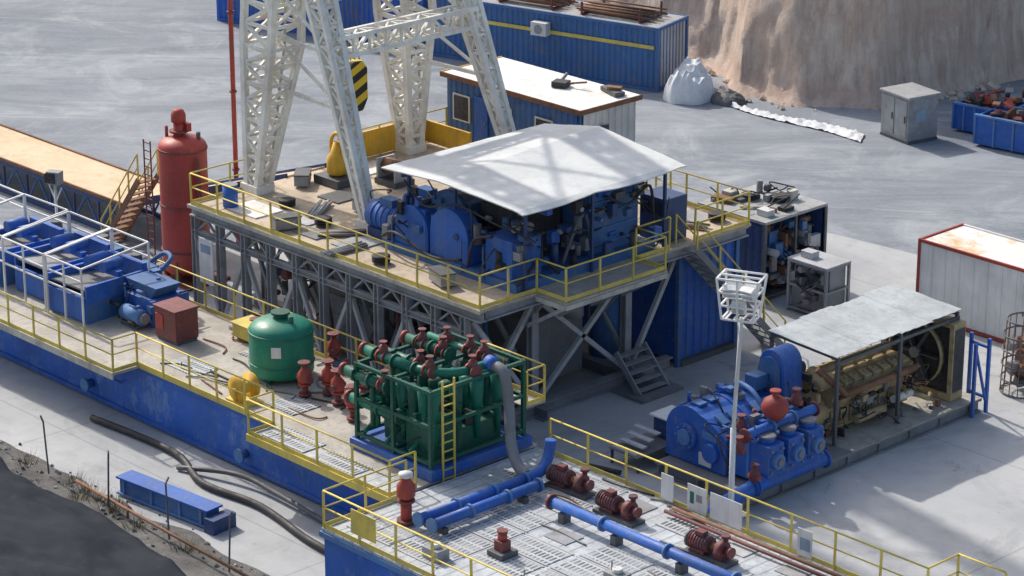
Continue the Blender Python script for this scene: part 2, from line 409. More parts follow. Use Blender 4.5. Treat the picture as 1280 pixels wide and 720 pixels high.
# ------------------------------------------------------------------ DEGASSER
dg=E("gas_separator","tall red cylindrical gas separator vessel with domed top","pressure vessel",(-8.75,-7.9,0))
p=P();r=.87
prof=[(r*.5,.25),(r*.85,.4),(r,.6)]+[(r,z) for z in (1.5,2.8,2.82,4.2,5.05)]+[(r*math.cos(a*R(90)),5.05+.42*math.sin(a*R(90))) for a in (.15,.3,.5,.7,.85,.95)]
p.lathe(prof,(0,0,0),"red_vessel",36)
for z in (1.2,2.9,4.95):p.lathe([(r+.005,z),(r+.03,z+.01),(r+.03,z+.07),(r+.005,z+.08)],(0,0,0),"red_dark",36)
p.done("tank_shell",dg,world=False)
p=P();p.cyl((-.1,-.05,5.3),(-.1,-.05,5.9),.2,"red_vessel",16);p.flange((-.1,-.05,5.6),(0,0,1),.34,"red_dark")
p.lathe([(.2,5.9),(.27,5.95),(.27,6.2),(.2,6.36),(.1,6.42)],(-.1,-.05,0),"red",16);p.box((.1,.15,5.75),(.3,.2,.3),"red")
p.tube([(-.5,-.3,5.2),(-.5,-.3,5.75)],.06,"red");p.tube([(.5,.35,5.2),(.5,.35,5.6)],.08,"steel_dark");p.done("top_pipe",dg,world=False)
p=P();p.tube([(.95,-.15,4.8),(1.05,-.1,4.4),(1.05,-.1,1.0)],.07,"red_dark");p.tube([(.95,.1,3.2),(1.6,.1,3.2),(2.6,.2,3.1)],.09,"red_dark");p.done("side_pipe",dg,world=False)
p=P()
for a in range(4):
    k=a*math.pi/2+.5;p.beam((math.cos(k)*.8,math.sin(k)*.8,.12),(math.cos(k)*.8,math.sin(k)*.8,.9),.16,.16,"red_dark")
p.bb(-1.1,1.1,-1.1,1.1,0,.12,"red_dark");p.done("base",dg,world=False)
p=P()
for sx in (-.2,.2):p.beam((-.75+sx,-1.0,.2),(-.75+sx,-1.0,5.3),.04,.04,"red_dark")
for i in range(17):p.beam((-.95,-1.0,.4+i*.3),(-.55,-1.0,.4+i*.3),.03,.03,"red_dark")
p.done("ladder",dg,world=False)

# ------------------------------------------------------------------ SUBSTRUCTURE
X0,X1,XC,Y0,Y1,ZF=-4.6,10.0,9.3,-10.8,4.3,4.5
sb=E("rig_substructure","raised drill floor with tan deck on grey steel truss substructure","drilling platform",(3,-4,0))
p=P()
p.bb(X0,2.6,Y0,Y1,ZF-.08,ZF,"floor_tan");p.bb(2.6,X1,Y0,1.5,ZF-.08,ZF,"floor_tan");p.bb(X1,11.3,-8.4,-3.9,ZF-.1,ZF-.02,"deck_beige")
for (x,y,w,d,mt) in [(-2.5,-9.6,1.6,1.2,"roof_white"),(-.6,-9.2,1.4,.5,"grey_light"),(.8,-9.8,1.2,.7,"steel"),(-1.6,-6.6,1.1,1.1,"steel_dark"),(2.6,-9.4,1.1,1.3,"roof_dull"),(-3.4,-3.8,1.2,1.6,"roof_white"),(6,.8,1.6,.8,"roof_dull"),(8.2,.6,1.1,.9,"roof_dull")]:
    p.bb(x-w/2,x+w/2,y-d/2,y+d/2,ZF+.004,ZF+.05,mt)
p.done("floor",sb)
p=P()
BH=.34
zb=ZF-.08-BH/2
def fb(a,b_,h=BH,w=.28,mat="grey"):p.ib(a,b_,w,h,mat,.05)
fb((X0,Y0+.15,zb),(X1,Y0+.15,zb));fb((X0+.15,Y0+.35,zb),(X0+.15,Y1,zb));fb((X1-.15,Y0+.35,zb),(X1-.15,1.4,zb))
fb((X0+.35,Y1-.15,zb),(2.6,Y1-.15,zb));fb((X0+.35,-7.8,zb),(X1-.35,-7.8,zb),mat="steel");fb((X0+.35,-3.6,zb),(X1-.35,-3.6,zb),mat="steel");fb((2.7,1.35,zb),(X1-.35,1.35,zb),mat="steel")
zt=ZF-.08-BH
p.ib((X0+.1,Y0+.12,zt-.55),(XC,Y0+.12,zt-.55),.2,.2,"grey",.03)
st_=1.36;xs=[X0+.2+st_*k for k in range(12) if X0+.2+st_*k<XC+.1]
for i,x in enumerate(xs):
    p.ib((x,Y0+.12,.45),(x,Y0+.12,zt),.24,.24,"grey",.04)
    if i<len(xs)-1:
        lo_,hi_=(.6,zt-.7)
        p.beam((x,Y0+.12,lo_ if i%2 else hi_),(x+st_,Y0+.12,hi_ if i%2 else lo_),.13,.13,"grey_light")
        p.beam((x+.1,Y0+.12,zt-.5),(x+st_/2,Y0+.12,zt-.03),.07,.07,"grey");p.beam((x+st_/2,Y0+.12,zt-.03),(x+st_-.1,Y0+.12,zt-.5),.07,.07,"grey")
        p.beam((x,Y0+1.5,hi_ if i%2 else lo_),(x+st_,Y0+1.5,lo_ if i%2 else hi_),.12,.12,"grey")
for y in (-7.8,-3.6,0):
    for x in (X0+.3,-1,3,6.6,XC-.1): p.ib((x,y,.3),(x,y,zt),.28,.26,"grey",.04)
for x in (X0+.3,-1.2,2.3):p.ib((x,Y1-.2,.1),(x,Y1-.2,zt),.28,.26,"grey",.04)
for a,b_ in (((XC,Y0+.3,.5),(XC,-7.9,3.9)),((XC,Y0+.3,3.9),(XC,-7.9,.5)),((XC,-7.7,3.9),(XC,-3.7,.5)),((XC,-7.7,.5),(XC,-3.7,3.9)),((XC,-3.5,.5),(XC,-1.4,3.9))): p.beam(a,b_,.15,.15,"grey_light")
for y in (-7.8,-3.6):
    for xa in (-4.3,-1,3,6.6):p.beam((xa,y,.5),(xa+3,y,3.9),.14,.14,"grey");p.beam((xa,y,3.9),(xa+3,y,.5),.12,.12,"grey")
p.ib((X0-.4,Y0+.12,.22),(XC+.6,Y0+.12,.22),.35,.42,"grey");p.ib((X0-.4,-7.8,.22),(XC+.6,-7.8,.22),.35,.42,"steel");p.ib((X0-.4,-3.6,.22),(XC+.6,-3.6,.22),.35,.42,"steel")
p.ib((XC,Y0+.4,.22),(XC,-1.6,.22),.35,.40,"grey");p.ib((X0-.4,0,.22),(3.6,0,.22),.35,.42,"steel")
for y in (-8.2,-6.8,-5.4,-4.0):p.beam((XC+.1,y,ZF-1.3),(11.2,y,ZF-.2),.09,.12,"grey_light")
p.bb(11.24,11.32,-8.4,-3.9,ZF-.26,ZF-.11,"cream");p.bb(X1,11.24,-8.46,-8.4,ZF-.26,ZF-.11,"cream")
p.bb(X0-.02,X1+.03,Y0-.05,Y0-.004,ZF-.12,ZF+.0,"cream")
p.done("steel_frame",sb)
p=P()
p.bb(-3,8.2,-6.9,-4.6,.45,2.6,"steel");p.bb(0,3,-9.0,-8.2,.3,2.2,"grey");p.bb(5,8.4,-9.0,-8.2,.3,1.7,"steel")
p.cyl((4.5,-6,2.6),(4.5,-6,3.9),.5,"grey",18);p.cyl((7.6,-3,.4),(7.6,-3,2.8),.5,"blue_dull",18);p.cyl((8.5,-5.4,2.6),(8.5,-5.4,3.4),.4,"grey",18)
for i in range(18):
    x=random.uniform(0,9);y=random.choice([-10.2,-8.1,-7.4,-4.2]);p.tube([(x,y,.4),(x+.3,y+.1,1.5),(x+random.uniform(-1,1),y,2.8),(x+random.uniform(-1,1),y+.3,3.9)],.06,random.choice(["black","steel","red_dark","blue_dull"]),8)
clutter(p,-3,8.8,-9.8,-8,.4,2.6,50,["steel","grey","grey","red_dark","blue_dull","steel_dark"],.15,.7)
p.done("cellar_equipment",sb)
p=P()
e=.06
rail(p,[(X0+.1,-7.4,ZF),(X0+.1,Y0+e,ZF),(X1-e,Y0+e,ZF),(X1-e,-8.35,ZF),(11.25,-8.35,ZF),(11.25,-3.95,ZF),(X1-e,-3.95,ZF),(X1-e,-2.4,ZF)])
rail(p,[(X1-e,-1.2,ZF),(X1-e,1.45,ZF),(2.8,1.45,ZF)]);rail(p,[(X0+.08,Y1-.1,ZF),(X0+.08,-3.9,ZF)]);rail(p,[(6.4,-1.0,ZF),(6.4,1.4,ZF)],kick=0)
p.done("railing",sb)
p=P();stair(p,(X1+.15,-1.8,ZF),(X1+.4,2.4,0.05),.95,(1,0,0),"steel","yellow",15);p.done("stair",sb)
p=P();stair(p,(9.5,-3.7,1.3),(10.6,-3.7,.1),1.3,(0,1,0),"grey","steel_dark",5,False);p.bb(9.6,11.0,-4.6,-2.7,.02,.12,"steel");p.done("cellar_step",sb)
p=P();p.bb(-3.95,-3.2,Y0-.12,Y0-.08,1.9,3.5,"white_clean");p.bb(-3.85,-3.3,Y0-.125,Y0-.122,3.0,3.3,"pale_blue");p.done("notice_board",sb)
each("wind_wall",sb,[(-4.55,-4.45,-4.2,-.2,ZF+.05,ZF+1.0),(-4.4,-3.2,-4.3,-4.2,ZF+.05,ZF+.8),(-4.4,-2.0,-.2,-.1,ZF+.1,ZF+.9)],lambda p,a:p.bb(*a,"yellow_box"))
for i,(x,y,k) in enumerate([(-3.3,-10.0,0),(-.2,-10.1,1),(1.6,-9.2,2),(-2.0,-8.6,3),(.2,-6.9,1),(-.9,-8.1,2),(2.6,-8.2,0),(-3.6,-6.6,1),(.4,-9.0,3),(2.9,-10.2,2),(4.6,-10.1,3),(7.4,-10.0,1),(7.1,.2,1),(8.7,-.3,2),(4.4,.5,3),(3.1,-1.4,0),(9.0,.9,3),(5.4,-.4,1)]):
    p=P();a=random.random()*3
    if k==0:
        p.cyl((0,0,0),(0,0,.75),.26,"blue",16);p.cyl((0,0,.75),(0,0,.78),.27,"steel",16);o=p.done("steel_drum",label="small blue steel drum standing on the deck",cat="drum")
    elif k==1:
        p.box((0,0,.2),(.9,.5,.36),"grey",0);p.box((0,0,.4),(.94,.54,.05),"steel_dark");p.box((.2,-.27,.25),(.1,.04,.08),"grey_light");o=p.done("tool_chest",label="grey steel tool chest on the drill floor",cat="tool chest")
    elif k==2:
        for j in range(5):p.cyl((-.8,j*.1-.2,.05),(.8,j*.1-.2+random.uniform(-.05,.05),.05+.03*(j%2)),.045,random.choice(["rust","grey_light","steel"]),8)
        o=p.done("pipe_bundle",label="short loose pipes lying on the drill floor",cat="pipes")
    else:
        for j in range(3):p.lathe([(.22,0),(.3,.03),(.3,.07),(.22,.09)],(0,0,j*.08),"black",18)
        o=p.done("hose_coil",label="coiled black hose lying on the deck",cat="hose coil")
    o.location=(x,y,ZF+.052);o.rotation_euler=(0,0,a)
bh=E("blue_equipment_house","blue steel equipment house under the side deck","equipment house",(7,0,0))
p=P();p.bb(4.2,9.4,-1.3,1.3,.15,3.85,"blue");p.corr((9.46,-1.3,0),(9.46,1.3,0),.3,3.8,"blue",.35,.05);p.corr((9.4,1.36,0),(4.2,1.36,0),.3,3.8,"blue",.35,.05);p.done("wall",bh)
p=P()
for x in (4.2,9.46):
    for y in (-1.38,1.4):p.beam((x,y,0),(x,y,3.88),.16,.16,"blue_dull")
p.bb(9.4,9.6,-1.3,1.3,.0,.2,"steel_dark");p.done("frame",bh)

# ------------------------------------------------------------------ MAST
ms=E("drilling_mast","creamy white steel lattice drilling mast with splayed A-frame struts","drilling mast",(-2,-4.5,ZF))
def mast_col(b,m,t,name):
    p=P()
    truss(p,b,m,.5,.45,1.5,1.3,8,"mast_white",.21,.11);truss(p,m,t,1.5,1.3,1.4,1.15,27,"mast_white",.21,.11)
    p.box((b[0],b[1],b[2]+.15),(.9,.8,.3),"mast_white")
    p.done(name,ms)
    b=Vector(b);m=Vector(m);t=Vector(t)
    for k,(o1,r_) in enumerate((((.1,-.1),.07),((-.2,.2),.05),((.3,.3),.05))):
        q=P();off=Vector((o1[0],o1[1],0));q.tube([b+off+Vector((0,0,.3)),m+off,t+off],r_,"grey_light" if k else "grey",8,False);q.done("standpipe",ms)
mast_col((-4.1,-8.2,ZF),(-4.0,-7.45,9.6),(-4.1,-6.0,30),"front_column")
mast_col((-4.1,-1.2,ZF),(-4.15,-1.30,9.6),(-4.2,-2.6,30),"rear_column")
def strut(a,b_):
    p=P();truss(p,a,b_,.26,.26,.95,.85,19,"mast_white",.18,.095);p.box((a[0],a[1],a[2]+.12),(.7,.7,.24),"mast_white");p.done("strut",ms)
strut((1.5,-7.9,ZF),(-3.2,-7.2,16.5));strut((1.5,-1.0,ZF),(-3.2,-1.6,16.5))
p=P()
def at(u,y0,y1):return Vector((1.5-4.7*u,y0+(y1-y0)*u,ZF+12*u))
for u_,w_ in ((.47,.65),(.80,.55)):
    A=at(u_,-7.9,-7.2);B=at(u_,-1,-1.6);truss(p,A,B,w_,w_,w_,w_,9,"mast_white",.14,.08,(1,0,0),(0,0,1))
for z in (10.5,16,22,28):
    u=(z-9.2)/20.8;ya=-7.45+1.45*u;yb=-1.30-1.3*u
    p.beam((-4.7,ya,z),(-4.7,yb,z),.16,.16,"mast_white")
for z0,z1 in ((10.5,16),(16,22),(22,28)):
    u0=(z0-9.2)/20.8;u1=(z1-9.2)/20.8
    p.beam((-4.7,-7.45+1.45*u0,z0),(-4.7,-1.3-1.3*u1,z1),.12,.12,"mast_white");p.beam((-4.7,-1.3-1.3*u0,z0),(-4.7,-7.45+1.45*u1,z1),.12,.12,"mast_white")
for u in (.3,.45,.62):
    for (a,c,y) in ((-7.9,-7.2,-7.4),(-1.0,-1.6,-1.4)):
        q=at(u,a,c);p.beam(q,(-3.6,y,q.z),.12,.12,"mast_white");p.beam(q,(-3.6,y,q.z+1.6),.09,.09,"mast_white")
p.done("cross_bracing",ms)
p=P();p.bb(-4.9,-3.5,-6.6,-2.1,30,30.5,"mast_white");p.cyl((-4.2,-5.4,30.9),(-4.2,-3.8,30.9),.5,"yellow_box",18);p.done("crown_block",ms)
tb=E("travelling_block","yellow travelling block with black hazard stripes hanging on cables","travelling block",(-3.4,-4.4,7.7))
p=P();p.prism([(-.2,-.9),(.2,-.9),(.42,-.5),(.42,.6),(.22,.9),(-.22,.9),(-.42,.6),(-.42,-.5)],-.3,.3,"hazard",'X')
p.done("block_body",tb,world=False,bev=.03)
p=P();p.tube([(0,0,-.9),(0,0,-1.25),(.0,.22,-1.5),(0,.12,-1.75),(0,-.12,-1.7)],.08,"yellow_box");p.done("hook",tb,world=False)
for dy in (-.3,-.1,.1,.3):
    p=P();p.cyl((0,dy,.85),(-.8,dy*1.5,22.4),.02,"steel_dark",5);p.done("cable",tb,world=False)
ek=E("top_swivel","yellow swivel and elevator parked over the rotary table","swivel",(-2.9,-5.6,ZF))
p=P();p.lathe([(.2,.3),(.38,.4),(.38,.9),(.25,1.1),(.12,1.5)],(0,0,0),"yellow_box",18);p.box((0,0,.15),(1.3,1.1,.3),"steel_dark");p.done("housing",ek,world=False)
p=P();p.tube([(-.3,0,.8),(-.3,0,1.5),(0,0,1.8),(.3,0,1.5),(.3,0,.8)],.07,"yellow_box");p.done("bail",ek,world=False)
for i,(x,y) in enumerate([(-1.5,-4.2),(1.0,-3.0)]):
    tg=E("floor_winch","small steel winch bolted to the drill floor","winch",(x,y,ZF),.3*i,"winches on the drill floor")
    p=P();p.box((0,0,.1),(1.1,.9,.2),"steel_dark");p.bb(-.5,-.42,-.4,.4,.2,.9,"grey_light");p.bb(.42,.5,-.4,.4,.2,.9,"grey_light");p.done("stand",tg,world=False)
    p=P();p.cyl((-.42,0,.6),(.42,0,.6),.28,"rust",16);p.done("drum",tg,world=False)

# ------------------------------------------------------------------ CANOPY + DRAWWORKS
cn=E("canopy_roof","large taut off-white sheet canopy with shallow ridge over the drawworks","canopy",(7,-5.8,ZF))
p=P();nx,ny=30,30;vs=[]
UR=.40
for i in range(nx+1):
    for j in range(ny+1):
        u=i/nx;v=j/ny;x=3.85+6.55*u;y=-9.4+7.25*v
        pk=(u/UR if u<UR else 1-(u-UR)/(1-UR))
        z=7.40+.46*pk*(.35+.65*v)+.02*noise.fractal(Vector((x*.9,y*.9,2)),1,2,3)
        if u>.96:z-=.10*abs(math.sin(v*6+.5))*(u-.96)/.04
        vs.append(p.b.verts.new((x,y,z)))
for i in range(nx):
    for j in range(ny):p.face([vs[i*(ny+1)+j],vs[(i+1)*(ny+1)+j],vs[(i+1)*(ny+1)+j+1],vs[i*(ny+1)+j+1]],"tarp",False)
o=p.done("sheet",cn);sm=o.modifiers.new("s",'SOLIDIFY');sm.thickness=.04
p=P()
for x in (4.4,6.6,9.8):
    for y in (-8.7,-5.8,-2.5):p.beam((x,y,ZF),(x,y,7.1 if x!=6.6 else 7.4),.09,.09,"blue_dark")
for y in (-8.7,-5.8,-2.5):p.beam((4.3,y,7.25),(6.5,y,7.42),.1,.12,"blue_dark");p.beam((6.5,y,7.42),(9.9,y,7.22),.1,.12,"blue_dark")
for x in (4.4,9.8):p.beam((x,-9.0,7.16),(x,-2.5,7.16),.1,.12,"blue_dark")
p.done("post_frame",cn)
dw=E("drawworks","dark blue drawworks machinery with guards and motors under the canopy","drawworks",(7,-5.8,ZF))
p=P();p.bb(3.4,9.7,-9.0,-2.8,ZF+.0,ZF+.3,"blue_dull");p.done("skid",dw)
p=P()
def guard(x,y0,y1,rr,zc,mat="blue"):
    pr=[(x+rr,ZF+.3),(x+rr,zc)]+[(x+rr*math.cos(R(a)),zc+rr*math.sin(R(a))) for a in range(15,180,15)]+[(x-rr,zc),(x-rr,ZF+.3)]
    p.prism(pr,y0,y1,mat)
guard(4.7,-8.9,-8.2,.8,5.4,"blue");guard(4.6,-3.9,-3.1,.85,5.6);guard(6.5,-8.9,-8.3,.9,5.6,"blue");guard(6.6,-4.4,-3.6,1.0,5.7,"blue_dark");guard(7.9,-8.3,-7.9,.6,5.3,"blue_dull")
p.bb(4.8,6.4,-7.9,-4.5,ZF+.4,6.4,"blue_dull");p.bb(8.2,9.4,-8.9,-7.6,ZF+.3,6.1,"blue");p.bb(8.0,9.3,-5.4,-3.2,ZF+.3,6.9,"blue_dull");p.bb(6.8,8.2,-7.8,-5.6,ZF+.3,6.6,"black")
for z in (5.1,5.6,6.1,6.5):p.bb(9.3,9.36,-5.3,-3.3,z,z+.06,"blue_faded")
for x in (3.9,5.5,7.2,8.2):p.bb(x,x+.06,-9.06,-9.0,ZF+.1,ZF+1.2,"blue_dull")
p.done("housing",dw,bev=.03)
p=P();clutter(p,3.5,9.6,-9.0,-7.6,4.9,6.5,70,["blue_dull","blue_dark","blue_dark","black","steel_dark","blue","grey","black"],.08,.5);clutter(p,9.1,9.8,-8.8,-2.8,4.9,6.9,60,["blue_dull","blue_dark","black","steel_dark","grey","blue"],.08,.45);p.done("control_linkage",dw)
p=P();p.cyl((5.6,-7.9,5.9),(5.6,-4.6,5.9),.62,"steel",24)
for y in (-8.05,-4.5):p.cyl((5.6,y-.08,5.9),(5.6,y+.08,5.9),.85,"blue_dull",24)
p.done("drum",dw)
def mot(p,y):
    p.cyl((2.1,y,5.2),(3.6,y,5.2),.46,"blue",20);p.cyl((2.05,y,5.2),(2.12,y,5.2),.36,"blue_dark",20);p.bb(2.2,3.5,y-.4,y+.4,ZF+.05,4.85,"blue_dark");p.box((2.9,y,5.75),(.6,.4,.25),"blue_dull")
    for i in range(5):p.cyl((2.4+i*.25,y,5.2),(2.43+i*.25,y,5.2),.49,"blue_dull",20)
each("motor",dw,(-8.2,-6.6),mot)
each("hose",dw,[([(9.6,-6.9,5),(9.8,-6.5,6.2),(9.7,-6.0,6.4),(9.6,-5.6,5.1)],.06,"steel_dark"),([(7.6,-9.1,4.9),(8,-9.2,5.9),(8.8,-9.15,6.2)],.05,"black"),([(9.75,-9,4.8),(9.75,-8,5.4),(9.75,-7.2,4.8)],.06,"black"),([(3.4,-9.0,4.9),(4.4,-9.3,5.3),(6,-9.25,4.9),(7.4,-9.2,5.1)],.05,"black"),([(9.6,-5,6.8),(9.8,-4.2,6.4),(9.8,-3.2,6.8),(9.6,-2.8,5.2)],.05,"black"),([(4.4,-8.9,7),(5.5,-9.0,6.4),(7,-9.0,6.8),(9.2,-8.9,6.5),(9.8,-8.7,7)],.03,"black")],lambda p,a:p.tube(*a))
ct=E("control_panel","dark control console box on the drill floor edge","control console",(8.9,-1.6,ZF))
p=P();p.bb(-.6,.6,-.5,.5,0,1.5,"blue_dark");p.done("cabinet",ct,world=False,bev=.03)
p=P();p.bb(-.5,.5,-.53,-.5,.9,1.35,"glass_dark");p.done("window",ct,world=False)

# ------------------------------------------------------------------ DOGHOUSE
dh=E("doghouse_cabin","blue site cabin with dirty white roof beside the mast","cabin",(-1,2.4,ZF))
p=P();p.bb(-4.5,2.4,1.0,3.75,ZF,6.85,"blue_dull");p.corr((-4.4,.94,0),(2.3,.94,0),ZF+.15,6.75,"blue_dull",.3,.04);p.corr((2.46,1.1,0),(2.46,3.7,0),ZF+.15,6.75,"white",.3,.04);p.done("wall",dh)
p=P();p.bb(-4.65,2.55,.85,3.9,6.85,6.95,"roof_white");p.bb(-4.68,2.58,.80,.85,6.8,6.98,"rust");p.bb(2.55,2.6,.85,3.9,6.8,6.98,"rust");p.bb(-4.7,-4.65,.85,3.9,6.8,6.98,"yellow_box")
p.done("roof",dh)
def win(p,x):
    p.bb(x-.45,x+.45,.86,.9,5.3,6.3,"white");p.bb(x-.38,x+.38,.85,.86,5.36,6.24,"glass_dark")
each("window",dh,(-3.6,-1.4,.7),win)
p=P();p.bb(2.5,2.53,1.5,2.3,5.3,6.2,"glass_dark");p.done("window",dh)
p=P();p.bb(-2.9,-2.2,.86,.9,ZF+.1,6.4,"blue");p.bb(-2.35,-2.3,.83,.86,5.4,5.5,"steel");p.done("door",dh)
def roofjunk(lab,loc,fn):
    jk=P();fn(jk);jk.done("roof_debris",label=lab,cat="debris").location=loc
roofjunk("black scrap bundle lying on the cabin roof",(-.2,2.6,6.97),lambda jk:(jk.box((0,0,.1),(.55,.5,.2),"black",.4),jk.beam((.1,.1,.1),(.9,.4,.25),.08,.06,"rust"),jk.cyl((-.2,.1,.05),(-.3,.6,.3),.06,"steel",8)))
roofjunk("dark scrap pieces at the edge of the cabin roof",(1.7,3.3,6.97),lambda jk:(jk.box((0,0,.08),(1.1,.4,.15),"steel_dark",-.3),jk.box((.1,0,.2),(.5,.3,.12),"rust",.5)))

# ------------------------------------------------------------------ CONTAINERS (blue)
def container(name,label,loc,rz,L,W,Hh,mat,roof,endmat,group=None):
    c=E(name,label,"shipping container",loc,rz,group)
    p=P();p.bb(.06,L-.06,.08,W-.08,.15,Hh-.08,mat)
    p.corr((.1,.03,0),(L-.1,.03,0),.2,Hh-.15,mat,.28,.045);p.corr((L-.03,.1,0),(L-.03,W-.1,0),.2,Hh-.15,endmat,.28,.045);p.corr((.03,W-.1,0),(.03,.1,0),.2,Hh-.15,endmat,.28,.045);p.done("wall",c,world=False)
    p=P()
    for x in (0,L-.14):
        for y in (0,W-.14):p.bb(x,x+.14,y,y+.14,0,Hh,mat)
    for z in (0.02,Hh-.14):
        p.bb(.14,L-.14,0,.1,z,z+.14,mat);p.bb(.14,L-.14,W-.1,W,z,z+.14,mat);p.bb(0,.1,.14,W-.14,z,z+.14,mat);p.bb(L-.1,L,.14,W-.14,z,z+.14,mat)
    p.done("frame",c,world=False)
    p=P();p.bb(.1,L-.1,.1,W-.1,Hh-.06,Hh-.02,roof);p.done("roof",c,world=False)
    return c
rz=R(14.5)
def rot(lx,ly,o=(-26.2,19.5)):return (o[0]+lx*math.cos(rz)-ly*math.sin(rz),o[1]+lx*math.sin(rz)+ly*math.cos(rz))
c1=container("shipping_container","long blue container with yellow stripe and grey end wall",(-26.2,19.5,0),rz,12.2,2.8,2.95,"blue_dull","roof_dull","grey_light","blue containers along the rock face")
p=P();p.bb(.2,12.0,-.02,-.012,1.95,2.12,"yellow");p.done("stripe",c1,world=False)
p=P();p.bb(5.8,6.6,-.45,-.03,1.9,2.5,"white");p.cyl((6.2,-.46,2.2),(6.2,-.44,2.2),.22,"grey",14);p.done("air_conditioner",c1,world=False)
x,y=rot(-12.6,0)
c2=container("shipping_container","blue shipping container standing end to end with another",(x,y,0),rz,12.2,2.8,2.95,"blue","blue_dull","blue_dull","blue containers along the rock face")
p=P();p.bb(3,3.9,-.03,-.012,.9,2.5,"white");p.bb(3.1,3.8,-.04,-.03,1.2,2.3,"pale_blue");p.done("door",c2,world=False)
for k,(lx,L) in enumerate([(3.2,3.6),(7.6,3.8)]):
    x,y=rot(lx,.4);r_=E("pipe_rack","rusty steel pipes in a rack on the container roof","pipe bundle",(x,y,2.95),rz,"pipe bundles on the container roof")
    p=P()
    for i in range(26):
        yy=random.uniform(.1,1.9);zz=random.uniform(.05,.4);p.cyl((random.uniform(-.2,.3),yy,zz),(L+random.uniform(-.4,.2),yy+random.uniform(-.1,.1),zz),.04,random.choice(["rust","rust","steel_dark"]),6)
    p.done("pipes",r_,world=False)
    for xx in (.4,L-.4):
        p=P();p.beam((xx,0,.03),(xx,2.0,.03),.1,.08,"red_dark");p.beam((xx,0,0.07),(xx,0,.6),.08,.08,"red_dark");p.beam((xx,2,0.07),(xx,2,.6),.08,.08,"red_dark")
        p.done("bracket",r_,world=False)
def cloth(name,label,cat,c,sx,sy,h,mat,n=50,seed=0,pw=4,rg=.28,fold=.25):
    p=P();vs=[]
    for i in range(n):
        for j in range(n):
            u=i/(n-1)*2-1;v=j/(n-1)*2-1
            q=max(abs(u),abs(v));l=math.hypot(u,v) or 1;u2,v2=u*q/l,v*q/l
            k=noise.fractal(Vector((u2*1.3+seed,v2*1.3,seed)),1,2,3);k2=abs(noise.noise(Vector((u2*3.2+seed,v2*3.2,seed))))
            z=h*math.sqrt(max(0,1-q**pw))*(1+rg*k-fold*k2)
            rr=1+.22*noise.noise(Vector((u2*1.5,v2*1.5,seed+5)))
            vs.append(p.b.verts.new((c[0]+u2*sx*rr,c[1]+v2*sy*rr,c[2]+max(z,0)+.01)))
    for i in range(n-1):
        for j in range(n-1):p.face([vs[i*n+j],vs[(i+1)*n+j],vs[(i+1)*n+j+1],vs[i*n+j+1]],mat,True)
    return p.done(name,label=label,cat=cat,loc=c)
cloth("draped_tarp","crumpled white tarp draped over a bundle beside the container","tarp",(-12.8,22.9,0),1.1,1.15,1.55,"cloth_white",seed=2,pw=3,rg=.3,fold=.35)
cloth("debris_heap","dark debris pile beside the white tarp","debris",(-11.2,23.7,0),.9,.7,.5,"steel_dark",seed=8,pw=2)
p=P();n=60;prev=None
for i in range(n):
    u=i/(n-1);x=-11.0+7.6*u;y=23.4-.2*math.sin(u*6)+.15*u;w=.14+.40*u
    row=[]
    for k in range(6):
        v=k/5-.5;row.append(p.b.verts.new((x-v*w*1.2,y+v*w*2,.04+.22*abs(noise.noise(Vector((u*22,v*4,2))))*2*(1-abs(v)*1.4))))
    if prev:
        for k in range(5):p.face([prev[k],row[k],row[k+1],prev[k+1]],"cloth_white",True)
    prev=row
p.done("fabric_strip",label="long crumpled white fabric strip lying on the yard",cat="fabric",loc=(-6.5,24,0))
cb=E("electrical_cabinet","grey metal electrical cabinet standing on the yard","cabinet",(-2.3,25.3,0),R(-12))
p=P();p.bb(-.9,.9,-.8,.8,.12,1.95,"grey");p.bb(-.98,.98,-.88,.88,1.95,2.05,"roof_dull");p.bb(-.95,.95,-.8,.8,0,.12,"steel_dark");p.done("body",cb,world=False,bev=.02)
def cd(p,a):p.bb(a,a+.76,-.83,-.8,.25,1.85,"grey");p.bb(a+.64,a+.69,-.87,-.83,.9,1.2,"steel_dark")
each("door",cb,(-.8,.04),cd,False)
p=P();p.bb(.9,.92,-.4,.1,.9,1.4,"pale_blue");p.done("sign",cb,world=False)
def skip(loc,rz_,L,W,Hh,label):
    s=E("steel_skip",label,"skip",loc,rz_,"blue skips with scrap")
    p=P();t_=.08
    p.bb(0,L,0,t_,.1,Hh,"blue");p.bb(0,L,W-t_,W,.1,Hh,"blue");p.bb(0,t_,t_,W-t_,.1,Hh,"blue");p.bb(L-t_,L,t_,W-t_,.1,Hh,"blue");p.bb(t_,L-t_,t_,W-t_,.1,.18,"blue_dark")
    for x in [k*L/5 for k in range(6)]:p.bb(x-.04,x+.04,-.06,0,.1,Hh,"blue_faded")
    p.bb(-.05,L+.05,-.07,.1,Hh,Hh+.08,"blue_faded");p.bb(-.05,L+.05,W-.1,W+.05,Hh,Hh+.08,"blue_faded");p.bb(L-.1,L+.05,.1,W-.1,Hh,Hh+.08,"blue_faded");p.done("bin",s,world=False)
    p=P()
    for i in range(60):
        q=Vector((random.uniform(.3,L-.3),random.uniform(.3,W-.3),random.uniform(.5,Hh+.55)));d_=Vector((random.uniform(-1,1),random.uniform(-1,1),random.uniform(-.3,.5)))*random.uniform(.2,.6)
        if random.random()<.5:p.cyl(q,q+d_,random.uniform(.03,.16),random.choice(["red","rust","steel_dark","black","red_dark"]),8)
        else:p.box(q,(random.uniform(.1,.6),random.uniform(.1,.5),random.uniform(.05,.4)),random.choice(["red","rust","steel_dark","grey","red_dark"]),random.random()*3,random.random())
    p.bb(.1,L-.1,.1,W-.1,.2,Hh*.6,"steel_dark");p.done("scrap",s,world=False);return s
skip((.4,26.3,0),R(8),4.5,2.0,1.3,"open blue steel skip filled with rusty and red scrap")
